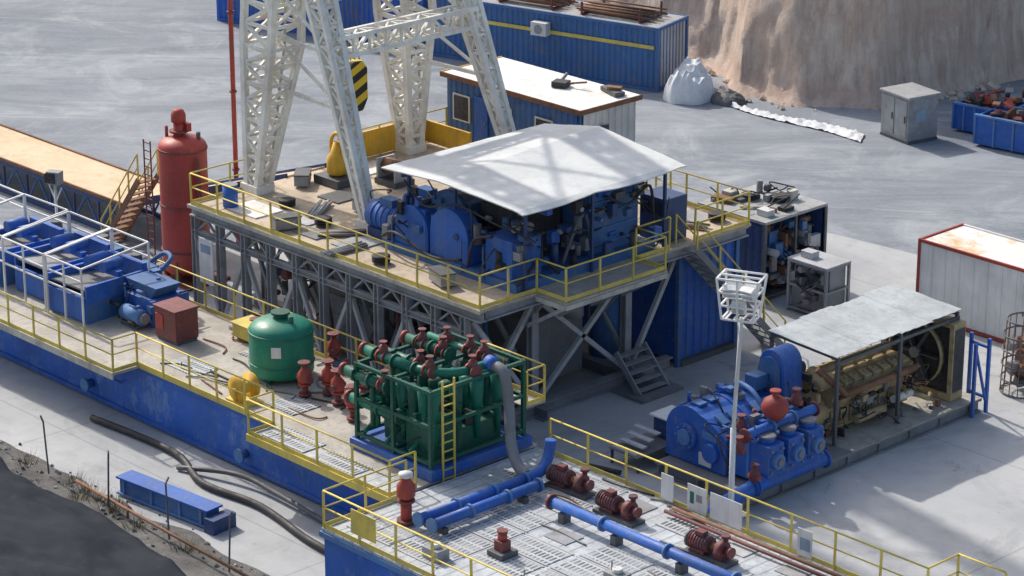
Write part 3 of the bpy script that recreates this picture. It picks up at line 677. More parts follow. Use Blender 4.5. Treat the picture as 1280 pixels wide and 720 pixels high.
skip((-1.6,27.4,0),R(8),2.6,1.9,1.2,"open blue steel skip heaped with red valves and scrap")
p=P()
for i in range(40):
    q=Vector((random.uniform(-1.6,1.8),random.uniform(-.9,.9),random.uniform(.1,1.5)));p.box(q,(random.uniform(.2,.9),random.uniform(.1,.6),random.uniform(.1,.6)),random.choice(["red","rust","steel_dark","grey","black"]),random.random()*3,random.random())
p.box((0,0,.4),(2.6,1.5,.8),"steel_dark");o=p.done("scrap_pile",label="pile of red and rusty equipment scrap by the rock face",cat="scrap");o.location=(1.0,30.4,0)

# ------------------------------------------------------------------ generator container, rack, white office
dc=E("generator_container","dark blue generator container with open front and cluttered roof","generator container",(4.1,5.4,0))
p=P();p.bb(0,2.3,0,3.2,.15,2.9,"blue_dark");p.corr((.1,-.05,0),(3.05,-.05,0),.3,2.8,"blue_dark",.3,.04);p.bb(2.3,3.15,0,.06,.15,2.9,"blue_dark");p.bb(2.3,3.15,3.14,3.2,.15,2.9,"blue_dark");p.bb(2.3,3.15,.06,3.14,.1,.2,"steel_dark");p.done("wall",dc,world=False)
p=P();p.bb(-.05,3.2,-.08,3.25,2.9,3.0,"roof_dull")
p.box((2.6,.6,3.12),(.5,.4,.22),"white");p.box((.5,.7,3.1),(.8,.5,.18),"rust",.3);p.box((1.8,.8,3.06),(.9,.12,.1),"cream",.8);clutter(p,.3,2.8,.3,3.0,3.02,3.2,24,["rust","steel_dark","cream","grey","black"],.08,.5);p.done("roof",dc,world=False)
for (x,y,rr) in ((.9,1.6,.34),(1.8,2.2,.36)):
    p=P()
    for k in range(3):p.lathe([(rr-.06,0),(rr,.03),(rr,.06),(rr-.06,.08)],(x+.03*k,y,3.0+k*.07),"black",18)
    p.done("hose_coil",dc,world=False)
p=P();clutter(p,2.35,3.1,.2,3.0,.25,2.6,90,["steel_dark","steel","grey","black","grey_light","rust","blue_dull"],.12,.6);p.done("generator_machinery",dc,world=False)
p=P()
for x in (0,3.15):
    for y in (-.04,3.2):p.beam((x,y,0),(x,y,2.89),.12,.12,"steel_dark")
p.beam((3.15,1.6,.1),(3.15,1.6,2.89),.08,.08,"steel_dark")
p.done("frame",dc,world=False)
rm=E("machine_rack","small grey boxy machine cabinet on a frame beside the container","machine",(8.3,5.5,0))
p=P()
for x in (0,1.7):
    for y in (0,1.2):p.beam((x,y,0),(x,y,1.9),.09,.09,"grey")
for z in (.15,1.0,1.85):
    for y in (0,1.2):p.beam((0.04,y,z),(1.66,y,z),.07,.07,"grey")
    for x in (0,1.7):p.beam((x,0.04,z),(x,1.16,z),.07,.07,"grey")
p.bb(-.05,1.75,-.05,1.25,1.9,1.96,"grey_light");p.done("frame",rm,world=False)
p=P();p.bb(.08,1.62,.08,1.12,.2,.95,"steel");p.bb(.08,1.62,.3,1.12,1.0,1.85,"grey");clutter(p,.1,1.6,.0,.3,.3,1.7,30,["steel","grey","steel_dark","rust","black"],.08,.3);p.box((.5,.5,2.08),(.5,.4,.24),"grey_light");p.done("machinery",rm,world=False)
wc=E("site_office_container","white portable site office with red trim and stained roof","site office",(11.75,8.25,0))
p=P();p.bb(.05,6.0,.05,2.4,.15,2.75,"white_clean")
for x in [.6+i*.6 for i in range(9)]:p.bb(x,x+.02,.035,.05,.2,2.7,"white")
p.done("wall",wc,world=False)
p=P()
for x in (0,5.95):
    for y in (0,2.35):p.bb(x,x+.1,y,y+.1,0,2.85,"red")
p.bb(.12,5.95,-.0,.08,2.74,2.85,"red");p.bb(.12,5.95,-.0,.08,.02,.14,"red");p.bb(.0,.08,.12,2.35,2.72,2.85,"red");p.bb(.12,5.95,2.37,2.45,2.72,2.85,"white");p.bb(0,.08,.12,2.35,.02,.14,"red");p.done("frame",wc,world=False)
p=P();p.bb(.1,5.95,.1,2.36,2.76,2.8,"roof_office");p.done("roof",wc,world=False)
p=P();p.bb(4.5,5.3,.01,.034,.25,2.3,"white");p.bb(4.55,4.6,-.03,.01,1.2,1.35,"steel");p.done("door",wc,world=False)
gc=E("wire_basket","tall round rusty wire basket standing on the ground","wire basket",(18.7,5.2,0))
p=P()
for z in (.05,.5,1.0,1.5,2.0,2.5):
    rr=.75-.1*(z>2);p.tube([(rr*math.cos(k*math.pi/8),rr*math.sin(k*math.pi/8),z) for k in range(17)],.03,"steel_dark",6,False)
for k in range(16):
    a=k*math.pi/8;p.cyl((.75*math.cos(a),.75*math.sin(a),.05),(.65*math.cos(a),.65*math.sin(a),2.5),.018,"rust",5)
p.done("cage",gc,world=False)
p=P()
for i in range(22):
    q=Vector((random.uniform(-.4,.4),random.uniform(-.4,.4),random.uniform(.1,2.0)));p.box(q,(.3,.3,.3),random.choice(["steel_dark","rust","grey"]),random.random()*3,random.random())
p.done("scrap",gc,world=False)

# ------------------------------------------------------------------ MUD PUMP UNIT
sk=E("pump_skid","long steel skid carrying the mud pump and engine","skid",(17,-3,0))
p=P()
for x in (15.3,16.9,18.7):p.ib((x,-8.4,.22),(x,2.8,.22),.3,.42,"steel",.05)
for i in range(8):
    y=-8.2+i*1.5;p.ib((15.2,y,.22),(18.8,y,.22),.25,.36,"steel",.04)
p.bb(15.2,18.85,-3.6,2.8,.44,.48,"deck_beige");p.bb(15.2,18.85,-8.4,-3.6,.43,.47,"steel")
clutter(p,15.3,18.7,-3.5,2.6,.5,.62,16,["black","steel_dark","rust","grey"],.08,.3)
p.done("skid_frame",sk)
mpu=E("mud_pump","large blue triplex mud pump with belt guard and red dampener","mud pump",(16.5,-7,0))
OX,OY=.45,.75
p=P()
def pep(g_):
    return [(14.65-g_,.5),(17.0+g_,.5),(17.0+g_,1.6+g_),(16.6,1.85+g_),(16.2,2.05+g_)]+[(15.5+(.86+g_)*math.cos(R(a)),1.38+(.86+g_)*math.sin(R(a))) for a in range(58,200,12)]
p.prism(pep(0),-8.5,-5.7,"blue")
for y in (-8.52,-7.1,-5.72):p.prism(pep(.05),y-.05,y+.05,"blue")
p.cyl((15.5,-8.72,1.35),(15.5,-8.57,1.35),.42,"blue",24);p.cyl((15.5,-8.78,1.35),(15.5,-8.72,1.35),.26,"blue_faded",20)
for k in range(8):
    a=k*math.pi/4;p.cyl((15.5+.34*math.cos(a),-8.76,1.35+.34*math.sin(a)),(15.5+.34*math.cos(a),-8.72,1.35+.34*math.sin(a)),.04,"steel",6)
p.cyl((16.5,-8.72,1.1),(16.5,-8.57,1.1),.3,"blue",20)
for y in (-8.1,-7.6,-6.6,-6.1):p.box((16.45,y,2.02),(.42,.32,.08),"blue_faded",0,0,.45);p.box((15.5,y,2.28),(.42,.35,.08),"blue_dull")
p.beam((14.9,-8.3,2.1),(14.9,-5.9,2.1),.06,.06,"blue_faded");p.bb(14.4,14.7,-8.3,-5.9,.5,.9,"blue_dull")
p.bb(16.0,16.5,-8.62,-8.57,.6,1.0,"white");p.bb(16.1,16.7,-8.6,-8.57,1.45,1.7,"blue_faded")
p.done("power_end",mpu,bev=.03)
p=P();clutter(p,16.7,17.6,-8.5,-5.7,1.5,2.2,55,["blue","blue_dull","steel","blue_faded","red_dark","black"],.08,.35);clutter(p,14.8,16,-8.0,-6,2.2,2.4,12,["blue","blue_dull","steel"],.08,.3);p.done("lubrication_fittings",mpu)
p=P();p.bb(17.05,17.7,-8.4,-5.8,.6,1.5,"blue");p.bb(17.8,18.5,-8.3,-5.9,.65,1.1,"blue")
for y in (-8.35,-7.5,-6.7,-5.85):p.bb(17.1,17.8,y-.04,y+.04,.6,1.9,"blue_faded")
for y in (-8.0,-7.1,-6.2):
    p.box((18.15,y,1.35),(.75,.70,.9),"blue");p.cyl((18.5,y,1.3),(18.7,y,1.3),.24,"blue_faded",18);p.cyl((18.7,y,1.3),(18.76,y,1.3),.12,"steel",12);p.cyl((18.15,y,1.8),(18.15,y,2.0),.24,"blue",18);p.flange((18.15,y,2.0),(0,0,1),.28,"steel")
    p.cyl((17.7,y,1.3),(17.85,y,1.3),.2,"steel",14)
    for s_ in (-.24,.24):
        p.cyl((18.5,y+s_,.98),(18.62,y+s_,.98),.05,"steel",6);p.cyl((18.5,y+s_,1.65),(18.62,y+s_,1.65),.05,"steel",6)
p.cyl((18.35,-8.8,.62),(18.35,-5.5,.62),.22,"blue",16);p.cyl((17.9,-8.7,2.1),(17.9,-5.6,2.1),.15,"blue",16)
for y in (-8.7,-5.6):p.flange((17.9,y,2.1),(0,1,0),.23,"red_dark");p.flange((18.35,y,.62),(0,1,0),.3,"blue")
for y in (-7.55,-6.6):p.flange((17.9,y,2.1),(0,1,0),.23,"blue_faded")
p.done("fluid_end",mpu,bev=.02)
p=P();p.lathe([(.12,0),(.16,.15),(.3,.22),(.40,.38),(.42,.55),(.34,.74),(.18,.84),(.1,.86),(.1,.98),(.17,.99),(.17,1.05)],(17.9,-7.4,2.15),"red",20);p.done("dampener",mpu)
def vv(p,a):
    p.lathe([(.1,0),(.17,.08),(.17,.3),(.08,.42),(.08,.5),(.14,.52),(.14,.56)],a,"red_dark",12);p.cyl((a[0]-.2,a[1],a[2]+.15),(a[0]+.2,a[1],a[2]+.15),.09,"red",10)
each("valve",mpu,((17.9,-8.95,1.6),(18.5,-8.9,.9),(17.7,-6.2,2.3),(17.3,-8.2,1.9)),vv)
p=P()
cA=(15.9,1.35,.80);cB=(16.15,3.0,.50);pr=[]
for a in range(185,361,12):pr.append((cA[0]+cA[2]*math.cos(R(a)),cA[1]+cA[2]*math.sin(R(a))))
for a in range(0,181,12):pr.append((cB[0]+cB[2]*math.cos(R(a)),cB[1]+cB[2]*math.sin(R(a))))
p.prism(pr,-5.6,-4.75,"blue")
pr2=[(16.0+(x-16.0)*.8,2.0+(z-2.0)*.86) for x,z in pr];p.prism(pr2,-5.65,-5.6,"blue_dull")
p.bb(15.5,16.5,-5.5,-4.85,.47,.8,"blue_dull");p.bb(15.6,16.1,-6.2,-5.66,2.3,2.75,"blue_dull");p.done("belt_guard",mpu,bev=.03)
p=P();p.tube([(15.6,-6.5,2.3),(15.9,-6.9,2.75),(16.8,-7.2,2.8),(17.4,-7.3,2.4)],.08,"blue_dull");p.done("vent_pipe",mpu)
p=P();p.tube([(18.35,-8.9,.62),(18.4,-10.4,.5),(18.6,-11.8,.45),(18.7,-13.2,.5)],.22,"blue",14);p.done("suction_pipe",mpu)
each("cable",mpu,[([(16.8,-8.7,1.8),(17.2,-8.9,1.4),(17.5,-8.7,.7)],.03,"black"),([(16.5,-5.9,2.1),(17.2,-5.6,2.2),(17.9,-5.4,1.2),(18.3,-5.3,.6)],.04,"black")],lambda p,a:p.tube(*a))
mpu.location=(16.5+OX,-7+OY,0)
ps=E("pump_platform","small grey stepped access platform beside the mud pump","platform",(14.2,-7.4,0))
p=P();p.bb(-.6,.6,-1.4,1.4,.5,.55,"steel")
for x in (-.55,.55):
    for y in (-1.3,0,1.3):p.beam((x,y,0),(x,y,.5),.07,.07,"steel_dark")
p.done("deck",ps,world=False)
p=P()
for i in range(4):p.bb(-.5,.5,-1.35+i*.3,-1.15+i*.3,.55+i*.14,.60+i*.14,"grey_light")
p.box((.1,.6,.95),(.7,.8,.6),"blue_dark");p.box((.1,.6,1.28),(.9,1.0,.05),"roof_white");p.done("step",ps,world=False)
en=E("diesel_engine","dusty tan diesel engine with dark radiator on the skid","diesel engine",(17,-1,.48))
p=P();p.bb(16.4,17.5,-3.3,.7,.6,1.5,"cat_yellow");p.prism([(16.3,1.4),(17.6,1.4),(17.75,2.0),(17.2,2.15),(16.7,2.15),(16.15,2.0)],-3.2,.6,"cat_yellow")
p.cyl((16.95,-3.9,1.2),(16.95,-3.3,1.2),.62,"cat_yellow",22);p.cyl((16.95,-4.3,1.2),(16.95,-3.9,1.2),.35,"steel_dark",18)
p.bb(16.5,17.4,-3.2,.6,.49,.6,"steel_dark")
for i in range(8):p.bb(17.5,17.56,-3.1+i*.46,-2.75+i*.46,.75,1.25,"cat_yellow");p.cyl((17.56,-2.93+i*.46,1.0),(17.6,-2.93+i*.46,1.0),.1,"steel",10)
clutter(p,17.5,18.0,-3.3,1.4,.6,1.8,50,["cat_yellow","steel","black","rust","cat_yellow","steel_dark"],.06,.3)
clutter(p,16.3,17.7,-4.2,-3.2,1.6,2.6,24,["cat_yellow","steel_dark","black"],.08,.35)
p.done("engine_block",en,bev=.02)
def rc(p,a):p.box((a[0],a[1],2.12),(.36,.34,.22),"cat_yellow",0,0,.35*(1 if a[0]>17 else -1));p.cyl((a[0],a[1],2.2),(a[0],a[1],2.28),.05,"steel",8)
each("rocker_cover",en,[(x,-3.0+i*.46) for i in range(8) for x in (16.32,17.58)],rc,bev=.02)
p=P();p.cyl((18.02,-3.1,1.95),(18.02,.5,1.95),.11,"rust",12)
for i in range(8):p.cyl((17.75,-3.0+i*.46,1.75),(18.0,-3.0+i*.46,1.9),.07,"rust",8)
p.tube([(18.02,-3.0,1.95),(18.05,-3.4,2.3),(17.6,-3.9,2.9)],.1,"rust");p.done("exhaust_manifold",en)
p=P();p.cyl((16.95,-3.0,2.42),(16.95,.3,2.42),.14,"cat_yellow",12)
for i in range(5):p.cyl((16.95,-2.7+i*.7,2.2),(16.95,-2.7+i*.7,2.42),.09,"cat_yellow",8)
p.done("intake_manifold",en)
each("air_filter",en,[((17.1,-3.6,2.5),(17.8,-3.6,2.5),"cat_yellow"),((16.0,-3.5,2.5),(16.6,-3.5,2.5),"steel_dark")],lambda p,a:p.cyl(a[0],a[1],.28,a[2],18))
each("oil_filter",en,[((17.9,-2.3,.9),(17.9,-1.0,.9),.14,"cat_yellow"),((17.95,-.6,1.1),(17.95,.3,1.1),.12,"white")],lambda p,a:p.cyl(*a,12))
each("coolant_hose",en,[([(17.6,.3,1.0),(18.1,.5,1.0),(18.2,.9,.8),(17.8,1.5,.7)],.08,"cat_yellow"),([(17.1,.5,2.3),(17.1,1.0,2.5),(17.1,1.6,2.7)],.1,"black")],lambda p,a:p.tube(*a))
p=P()
for x0,x1,z0,z1 in ((15.5,18.4,.5,.72),(15.5,18.4,2.95,3.1),(15.5,15.66,.72,2.95),(18.24,18.4,.72,2.95)):p.bb(x0,x1,1.75,2.35,z0,z1,"cat_yellow")
p.bb(15.66,18.24,1.85,2.3,.72,2.95,"black")
p.lathe([(1.02,1.66),(1.06,1.66),(1.06,1.845),(1.02,1.845),(1.02,1.66)],(16.95,0,1.83),"cat_yellow",36,'Y',False)
for i in range(9):p.bb(18.4,18.43,1.82+i*.055,1.85+i*.055,.8,2.9,"steel_dark")
p.done("radiator",en)
p=P()
for k in range(6):
    a=k*math.pi/3;c,s_=math.cos(a),math.sin(a)
    p.beam((16.95+c*.15,1.74,1.83+s_*.15),(16.95+c*.92,1.74,1.83+s_*.92),.22,.04,"steel_dark")
p.cyl((16.95,1.6,1.83),(16.95,1.8,1.83),.18,"steel",14);p.done("fan",en)
sh=E("engine_shelter","lean-to shelter roof of dirty grey metal sheets over the engine","shelter",(17,-.6,.48))
def shz(x,y):return 3.55-(x-15.4)*.05
p=P();nx=16
for q in range(4):
    V0=[]
    for i in range(nx+1):
        for j in range(9):
            x=15.45+2.8*i/nx-.06*(q%2);y=-3.75+1.52*q+1.58*j/8
            V0.append(p.b.verts.new((x,y,shz(x,y)+.012*(q%2)+.03*noise.noise(Vector((x*1.2,y*.9,0)))+(.018 if j%2 else 0))))
    for i in range(nx):
        for j in range(8):p.face([V0[i*9+j],V0[(i+1)*9+j],V0[(i+1)*9+j+1],V0[i*9+j+1]],"sheet_roof")
o=p.done("roof",sh);sm=o.modifiers.new("s",'SOLIDIFY');sm.thickness=.02
p=P()
for y in (-3.6,-.6,2.2):
    p.beam((15.5,y,.48),(15.5,y,3.4),.1,.1,"steel_dark");p.beam((18.15,y,.48),(18.15,y,3.28),.1,.1,"steel_dark");p.beam((15.45,y,3.44),(18.2,y,3.31),.08,.1,"steel_dark")
for x,z in ((15.5,3.3),(18.15,3.17)):p.beam((x,-3.7,z),(x,2.3,z),.08,.1,"steel_dark")
p.done("frame",sh)
p=P()
for x,y in ((18.95,2.9),(18.95,2.2),(18.2,2.95)):p.beam((x,y,.0),(x,y,2.5),.1,.1,"blue")
p.beam((18.9,2.9,2.2),(18.25,2.95,2.2),.08,.08,"blue");p.beam((18.95,2.85,.4),(18.95,2.25,2.2),.07,.07,"blue");p.beam((18.9,2.9,.5),(18.25,2.95,.5),.08,.08,"blue");p.done("side_gate",sh)

# ------------------------------------------------------------------ LIGHT POLE
lp=E("floodlight_pole","slender white floodlight pole topped by a boxy lamp frame","light pole",(19.8,-10.1,0))
p=P();p.cyl((0,0,0),(0,0,3.4),.085,"white",12);p.cyl((0,0,3.4),(.1,.1,6.75),.06,"white",12)
for a in range(4):p.beam((0,0,.25),(.35*math.cos(a*1.57),.35*math.sin(a*1.57),0),.04,.05,"white")
p.done("pole",lp,world=False)
rr_=R(25)
p=P();lo=.46;hi=.60;z0,z1=6.75,7.95
def rx(x,y,z):return (x*math.cos(rr_)-y*math.sin(rr_)+.08,x*math.sin(rr_)+y*math.cos(rr_)+.08,z)
for z,w in ((z0,lo),(7.15,.5),(7.55,.55),(z1,hi)):
    for a,b_ in (((-w,-w*.7),(w,-w*.7)),((w,-w*.7),(w,w*.7)),((w,w*.7),(-w,w*.7)),((-w,w*.7),(-w,-w*.7))):p.beam(rx(*a,z),rx(*b_,z),.05,.05,"white_clean")
for sx in (-1,0,1):
    for sy in (-1,1):p.beam(rx(sx*lo,sy*lo*.7,z0),rx(sx*hi,sy*hi*.7,z1),.05,.05,"white_clean")
for k in (-.35,-.12,.12,.35):p.beam(rx(k,-lo*.7,z0),rx(k,lo*.7,z0),.05,.04,"white_clean")
p.beam(rx(-hi,0,z1),rx(hi,0,z1),.05,.05,"white_clean")
p.done("basket",lp,world=False)
for (x,y,r_,zz) in ((-.28,-.2,.3,7.55),(.26,-.2,-.3,7.55),(.25,.2,2.7,7.6),(-.25,.22,3.4,7.6),(0,-.2,0,7.1)):
    p=P();c_=Vector(rx(x,y,zz));X=Matrix.Translation(c_)@Matrix.Rotation(r_+rr_,4,'Z')@Matrix.Rotation(R(30),4,'X')
    p.bb(-.2,.2,-.1,.1,-.17,.17,"white_clean",X);p.bb(-.16,.16,-.115,-.1,-.13,.13,"grey_light",X);p.done("floodlight",lp,world=False)

# ------------------------------------------------------------------ TANK 1
ZT=2.0
t1=E("mud_tank","long faded blue mud tank with grey walkways and yellow railings","mud tank",(0,-15.5,0))
p=P();p.bb(-16,14.3,-17.2,-12.8,.15,ZT-.12,"blue_hull")
p.bb(-16,14.35,-17.28,-17.2,ZT-.22,ZT-.1,"blue");p.bb(-16,14.35,-17.28,-17.2,.1,.24,"blue")
for x in (-8,-1.5,6.5,12.5):p.cyl((x,-17.22,.6),(x,-17.5,.6),.14,"blue_dull",12);p.flange((x,-17.5,.6),(0,1,0),.22,"blue_faded")
p.bb(14.3,14.36,-17.2,-12.8,.15,ZT-.12,"blue_faded");p.done("wall",t1)
p=P();p.bb(-16,14.4,-17.25,-12.6,ZT-.08,ZT,"deck_beige");p.bb(-16,1.3,-18.3,-17.25,ZT-.075,ZT-.004,"deck_beige");p.bb(8.0,14.4,-18.3,-17.25,ZT-.075,ZT-.004,"deck_grey")
p.bb(-16,1.3,-18.36,-18.3,ZT-.2,ZT+.02,"cream");p.bb(8.0,14.4,-18.36,-18.3,ZT-.2,ZT+.02,"yellow");p.bb(1.3,8.0,-17.31,-17.25,ZT-.09,ZT+.1,"yellow")
for (x,y,w,d) in ((2.5,-16.2,1.6,.9),(9.3,-17.6,1.9,.9),(11.6,-17.7,1.8,.8),(3.2,-14,1.2,.8),(7.2,-15.9,1.3,1.1)):p.bb(x-w/2,x+w/2,y-d/2,y+d/2,ZT+.003,ZT+.03,"grating")
for x in [-15+1.9*i for i in range(9)]:p.beam((x,-18.25,ZT-.2),(x,-17.25,ZT-.9),.07,.09,"blue")
for x in (8.3,10.3,12.3,14.1):p.beam((x,-18.25,ZT-.2),(x,-17.25,ZT-.9),.07,.09,"blue")
p.done("deck",t1)
p=P();rail(p,[(-16,-18.28,ZT),(1.25,-18.28,ZT),(1.25,-17.35,ZT),(8.05,-17.35,ZT),(8.05,-18.28,ZT),(14.35,-18.28,ZT),(14.35,-17.3,ZT)])
rail(p,[(-9,-12.7,ZT),(9.5,-12.7,ZT)]);p.done("railing",t1)
p=P()
for i in range(26):
    x=random.uniform(.8,10.2);y=random.uniform(-16.9,-13);q=[(x,y,ZT+.03),(x+random.uniform(.3,1.2),y+random.uniform(-.4,.4),ZT+.05),(x+random.uniform(.8,1.8),y+random.uniform(-.5,.5),ZT+.03)]
    p.tube(q,.025,random.choice(["black","steel","rust"]),6)
clutter(p,1.0,10.2,-13.4,-12.9,ZT+.05,ZT+.4,30,["steel","grey","blue_dull","red_dark","rust"],.08,.35)
p.done("deck_cables",t1)
yr=E("hose_reel","yellow hose reel standing on the mud tank walkway","hose reel",(5.9,-16.75,ZT))
p=P();p.lathe([(.18,-.3),(.42,-.3),(.42,-.24),(.2,-.2),(.2,.2),(.42,.24),(.42,.3),(.18,.3)],(0,0,.45),"yellow_box",20,'Y');p.done("reel",yr,world=False)
p=P();p.bb(-.5,.5,-.34,.34,.0,.06,"yellow");p.beam((0,-.36,.06),(0,-.36,.5),.08,.04,"yellow");p.beam((0,.36,.06),(0,.36,.5),.08,.04,"yellow");p.done("stand",yr,world=False)
yb=P();yb.bb(-.6,.6,-.4,.4,.1,.55,"yellow");yb.bb(-.65,.65,-.45,.45,.55,.6,"yellow");yb.bb(-.5,.5,-.3,.3,0,.1,"steel_dark");o=yb.done("storage_box",label="yellow steel storage box on the mud tank deck",cat="storage box",bev=.02);o.location=(2.0,-13.3,ZT)
for i,(x,dy) in enumerate(((-8.8,0),(-6.3,.2),(-3.9,-.1))):
    s0=E("shale_shaker","compact blue shale shaker unit mounted on the mud tank","shale shaker",(x,-15.0+dy,ZT),.04*(i-1),"shale shakers on the mud tank")
    p=P();p.bb(-1.0,1.0,-1.3,1.2,0,.7,"blue_dull");p.bb(-1.05,-.95,-1.3,1.3,.7,1.3,"blue");p.bb(.95,1.05,-1.3,1.3,.7,1.3,"blue");p.bb(-.95,.95,1.1,1.3,.7,1.5,"blue");p.bb(-.95,.95,-1.36,-1.26,.1,.9,"blue")
    p.done("basket_frame",s0,world=False)
    p=P();p.box((0,-.1,1.0),(1.85,2.3,.06),"grey" if i%2 else "steel",0,R(-6));p.done("screen",s0,world=False)
    p=P();p.beam((-.9,.2,1.35),(.9,.2,1.35),.2,.2,"blue")
    for sx in (-.4,.4):p.cyl((sx,-.15,1.55),(sx,.6,1.55),.2,"blue",14);p.cyl((sx,.6,1.55),(sx,.66,1.55),.15,"steel_dark",12)
    p.done("vibrator_motor",s0,world=False)
    p=P();p.bb(-.8,.8,1.35,1.9,0,1.2,"blue_dull");p.cyl((0,1.6,1.2),(0,1.6,1.5),.2,"steel_dark",12);p.done("feed_box",s0,world=False)
mu=E("blue_mixing_unit","blue mixing unit with motor, hopper and pipes on the tank","mixing unit",(-1.9,-14.3,ZT))
p=P();p.bb(-.7,.8,-.7,.8,0,.9,"blue");p.prism([(-.6,.9),(.5,.9),(.8,1.3),(-.9,1.3)],-.5,.5,"blue_dull");p.bb(-.95,-.7,-.5,.6,.0,.5,"steel_dark");p.done("hopper",mu,world=False,bev=.02)
p=P();p.cyl((-.3,-1.0,.4),(.7,-1.0,.4),.26,"blue_faded",16);p.cyl((.7,-1.0,.4),(.85,-1.0,.4),.18,"steel",14);p.bb(-.3,.6,-1.2,-.8,0,.16,"steel_dark");p.done("motor",mu,world=False)
p=P();clutter(p,-.9,1.0,-1.4,1.0,.2,1.2,20,["blue","blue_dull","steel_dark","grey","blue_faded","black"],.08,.4);p.done("fittings",mu,world=False)
each("pipe",mu,[([(.8,.2,.5),(1.3,.2,.5),(1.4,.2,.1)],.1,"blue_dark"),([(-.4,.6,1.4),(-.4,1.0,1.7),(-1.0,1.2,1.7),(-1.8,1.2,1.2)],.08,"blue_dull")],lambda p,a:p.tube(*a),False)
for x,w_,hh in ((-12.4,2.5,2.3),(-9.8,2.5,2.3),(-7.2,2.4,2.3),(-4.7,2.0,2.3)):
    w0=E("tubular_frame","tall white tubular rail frame standing over the shakers","tubular frame",(x,-16.5,ZT),random.uniform(-.02,.02),"white tubular frames")
    p=P()
    for a in (0,w_/2,w_):
        p.beam((a,-.1,0),(a,-.1,hh-.3),.055,.055,"white_clean")
        if a!=w_/2:p.beam((a,2.6,0),(a,2.6,hh),.055,.055,"white_clean");p.beam((a,-.1,hh-.3),(a,2.6,hh),.055,.055,"white_clean")
    for y in (-.1,2.6):
        for z in ((hh-.3,hh-.75,hh-1.2) if y<0 else (hh,hh-.5)):p.beam((0.03,y,z),(w_-.03,y,z),.05,.05,"white_clean")
    p.done("tube_frame",w0,world=False)
p=P();p.bb(-.55,.55,-.45,.45,.1,1.1,"red_dark");p.bb(-.6,.6,-.5,.5,1.1,1.17,"red_dark");p.bb(-.5,-.1,-.48,-.45,.4,.9,"red");p.bb(-.55,.55,-.4,.4,0,.1,"steel_dark")
o=p.done("tool_box",label="dark red steel box on the mud tank deck",cat="steel box",bev=.02);o.location=(.2,-15.0,ZT)
gt=E("green_tank","green domed cylindrical vessel on the mud tank deck","tank",(5.05,-14.6,ZT))
p=P();r=1.0;p.lathe([(r*.9,.15),(r,.25),(r,1.0),(r,1.02),(r,1.55)]+[(r*math.cos(a*R(90)),1.55+.42*math.sin(a*R(90))) for a in (.15,.3,.5,.7,.85,.96)],(0,0,0),"green_tank",36)
for z in (.5,1.5):p.lathe([(r+.003,z),(r+.03,z+.01),(r+.03,z+.06),(r+.003,z+.07)],(0,0,0),"green",36)
p.done("tank_shell",gt,world=False)
p=P();p.cyl((0,0,1.9),(0,0,2.1),.22,"green",16);p.flange((0,0,2.1),(0,0,1),.3,"green_dark");p.cyl((.5,0,1.75),(.5,0,2.1),.08,"green",10);p.done("manhole",gt,world=False)
p=P();p.box((.72,-.78,1.15),(.3,.02,.35),"white_clean",R(45));p.done("sign",gt,world=False)
each("leg",gt,range(4),lambda p,a:p.beam((.8*math.cos(a*1.57+.4),.8*math.sin(a*1.57+.4),0),(.8*math.cos(a*1.57+.4),.8*math.sin(a*1.57+.4),.4),.12,.12,"green_dark"),False)
v0=None
for (x,y,z) in ((6.9,-15.2,ZT),(7.3,-14.6,ZT),(8.1,-14.9,ZT),(2.9,-13.9,ZT),(5.6,-12.95,ZT),(8.6,-14.2,ZT),(9.4,-15.4,ZT)):
    if v0 is None:
        v0=E("gate_valve","red gate valve with hand wheel on a pipe stub","valve",(x,y,z),0,"red valves on the tank decks")
        p=P();p.cyl((0,0,0),(0,0,.4),.1,"red_dark",12);p.flange((0,0,.1),(0,0,1),.2,"red_dark");p.flange((0,0,.42),(0,0,1),.2,"red");p.lathe([(.16,.45),(.22,.55),(.2,.8),(.1,.92),(.08,1.05)],(0,0,0),"red",16);p.cyl((-.3,0,.6),(.3,0,.6),.11,"red_dark",12);p.done("valve_body",v0,world=False)
        p=P();p.lathe([(.16,1.1),(.2,1.1),(.2,1.14),(.16,1.14)],(0,0,0),"red_dark",16);p.cyl((0,0,1.0),(0,0,1.15),.03,"steel",8);p.beam((-.18,0,1.12),(.18,0,1.12),.03,.03,"red_dark");p.beam((0,-.18,1.12),(0,.18,1.12),.03,.03,"red_dark");p.done("hand_wheel",v0,world=False)
    else: dup(v0,(x,y,z),x)
rs=E("relief_valve_stack","tall slim red relief valve stack on the deck corner","valve",(16.0,-19.1,ZT))
p=P();p.cyl((0,0,0),(0,0,.7),.16,"red",14);p.flange((0,0,.1),(0,0,1),.27,"red_dark");p.flange((0,0,.7),(0,0,1),.25,"red_dark");p.lathe([(.16,.73),(.26,.85),(.26,1.15),(.14,1.3),(.14,1.4)],(0,0,0),"red",16);p.done("valve_body",rs,world=False)
p=P();p.lathe([(.18,1.4),(.2,1.44),(.2,1.5),(.05,1.56)],(0,0,0),"white",16);p.done("cap",rs,world=False)
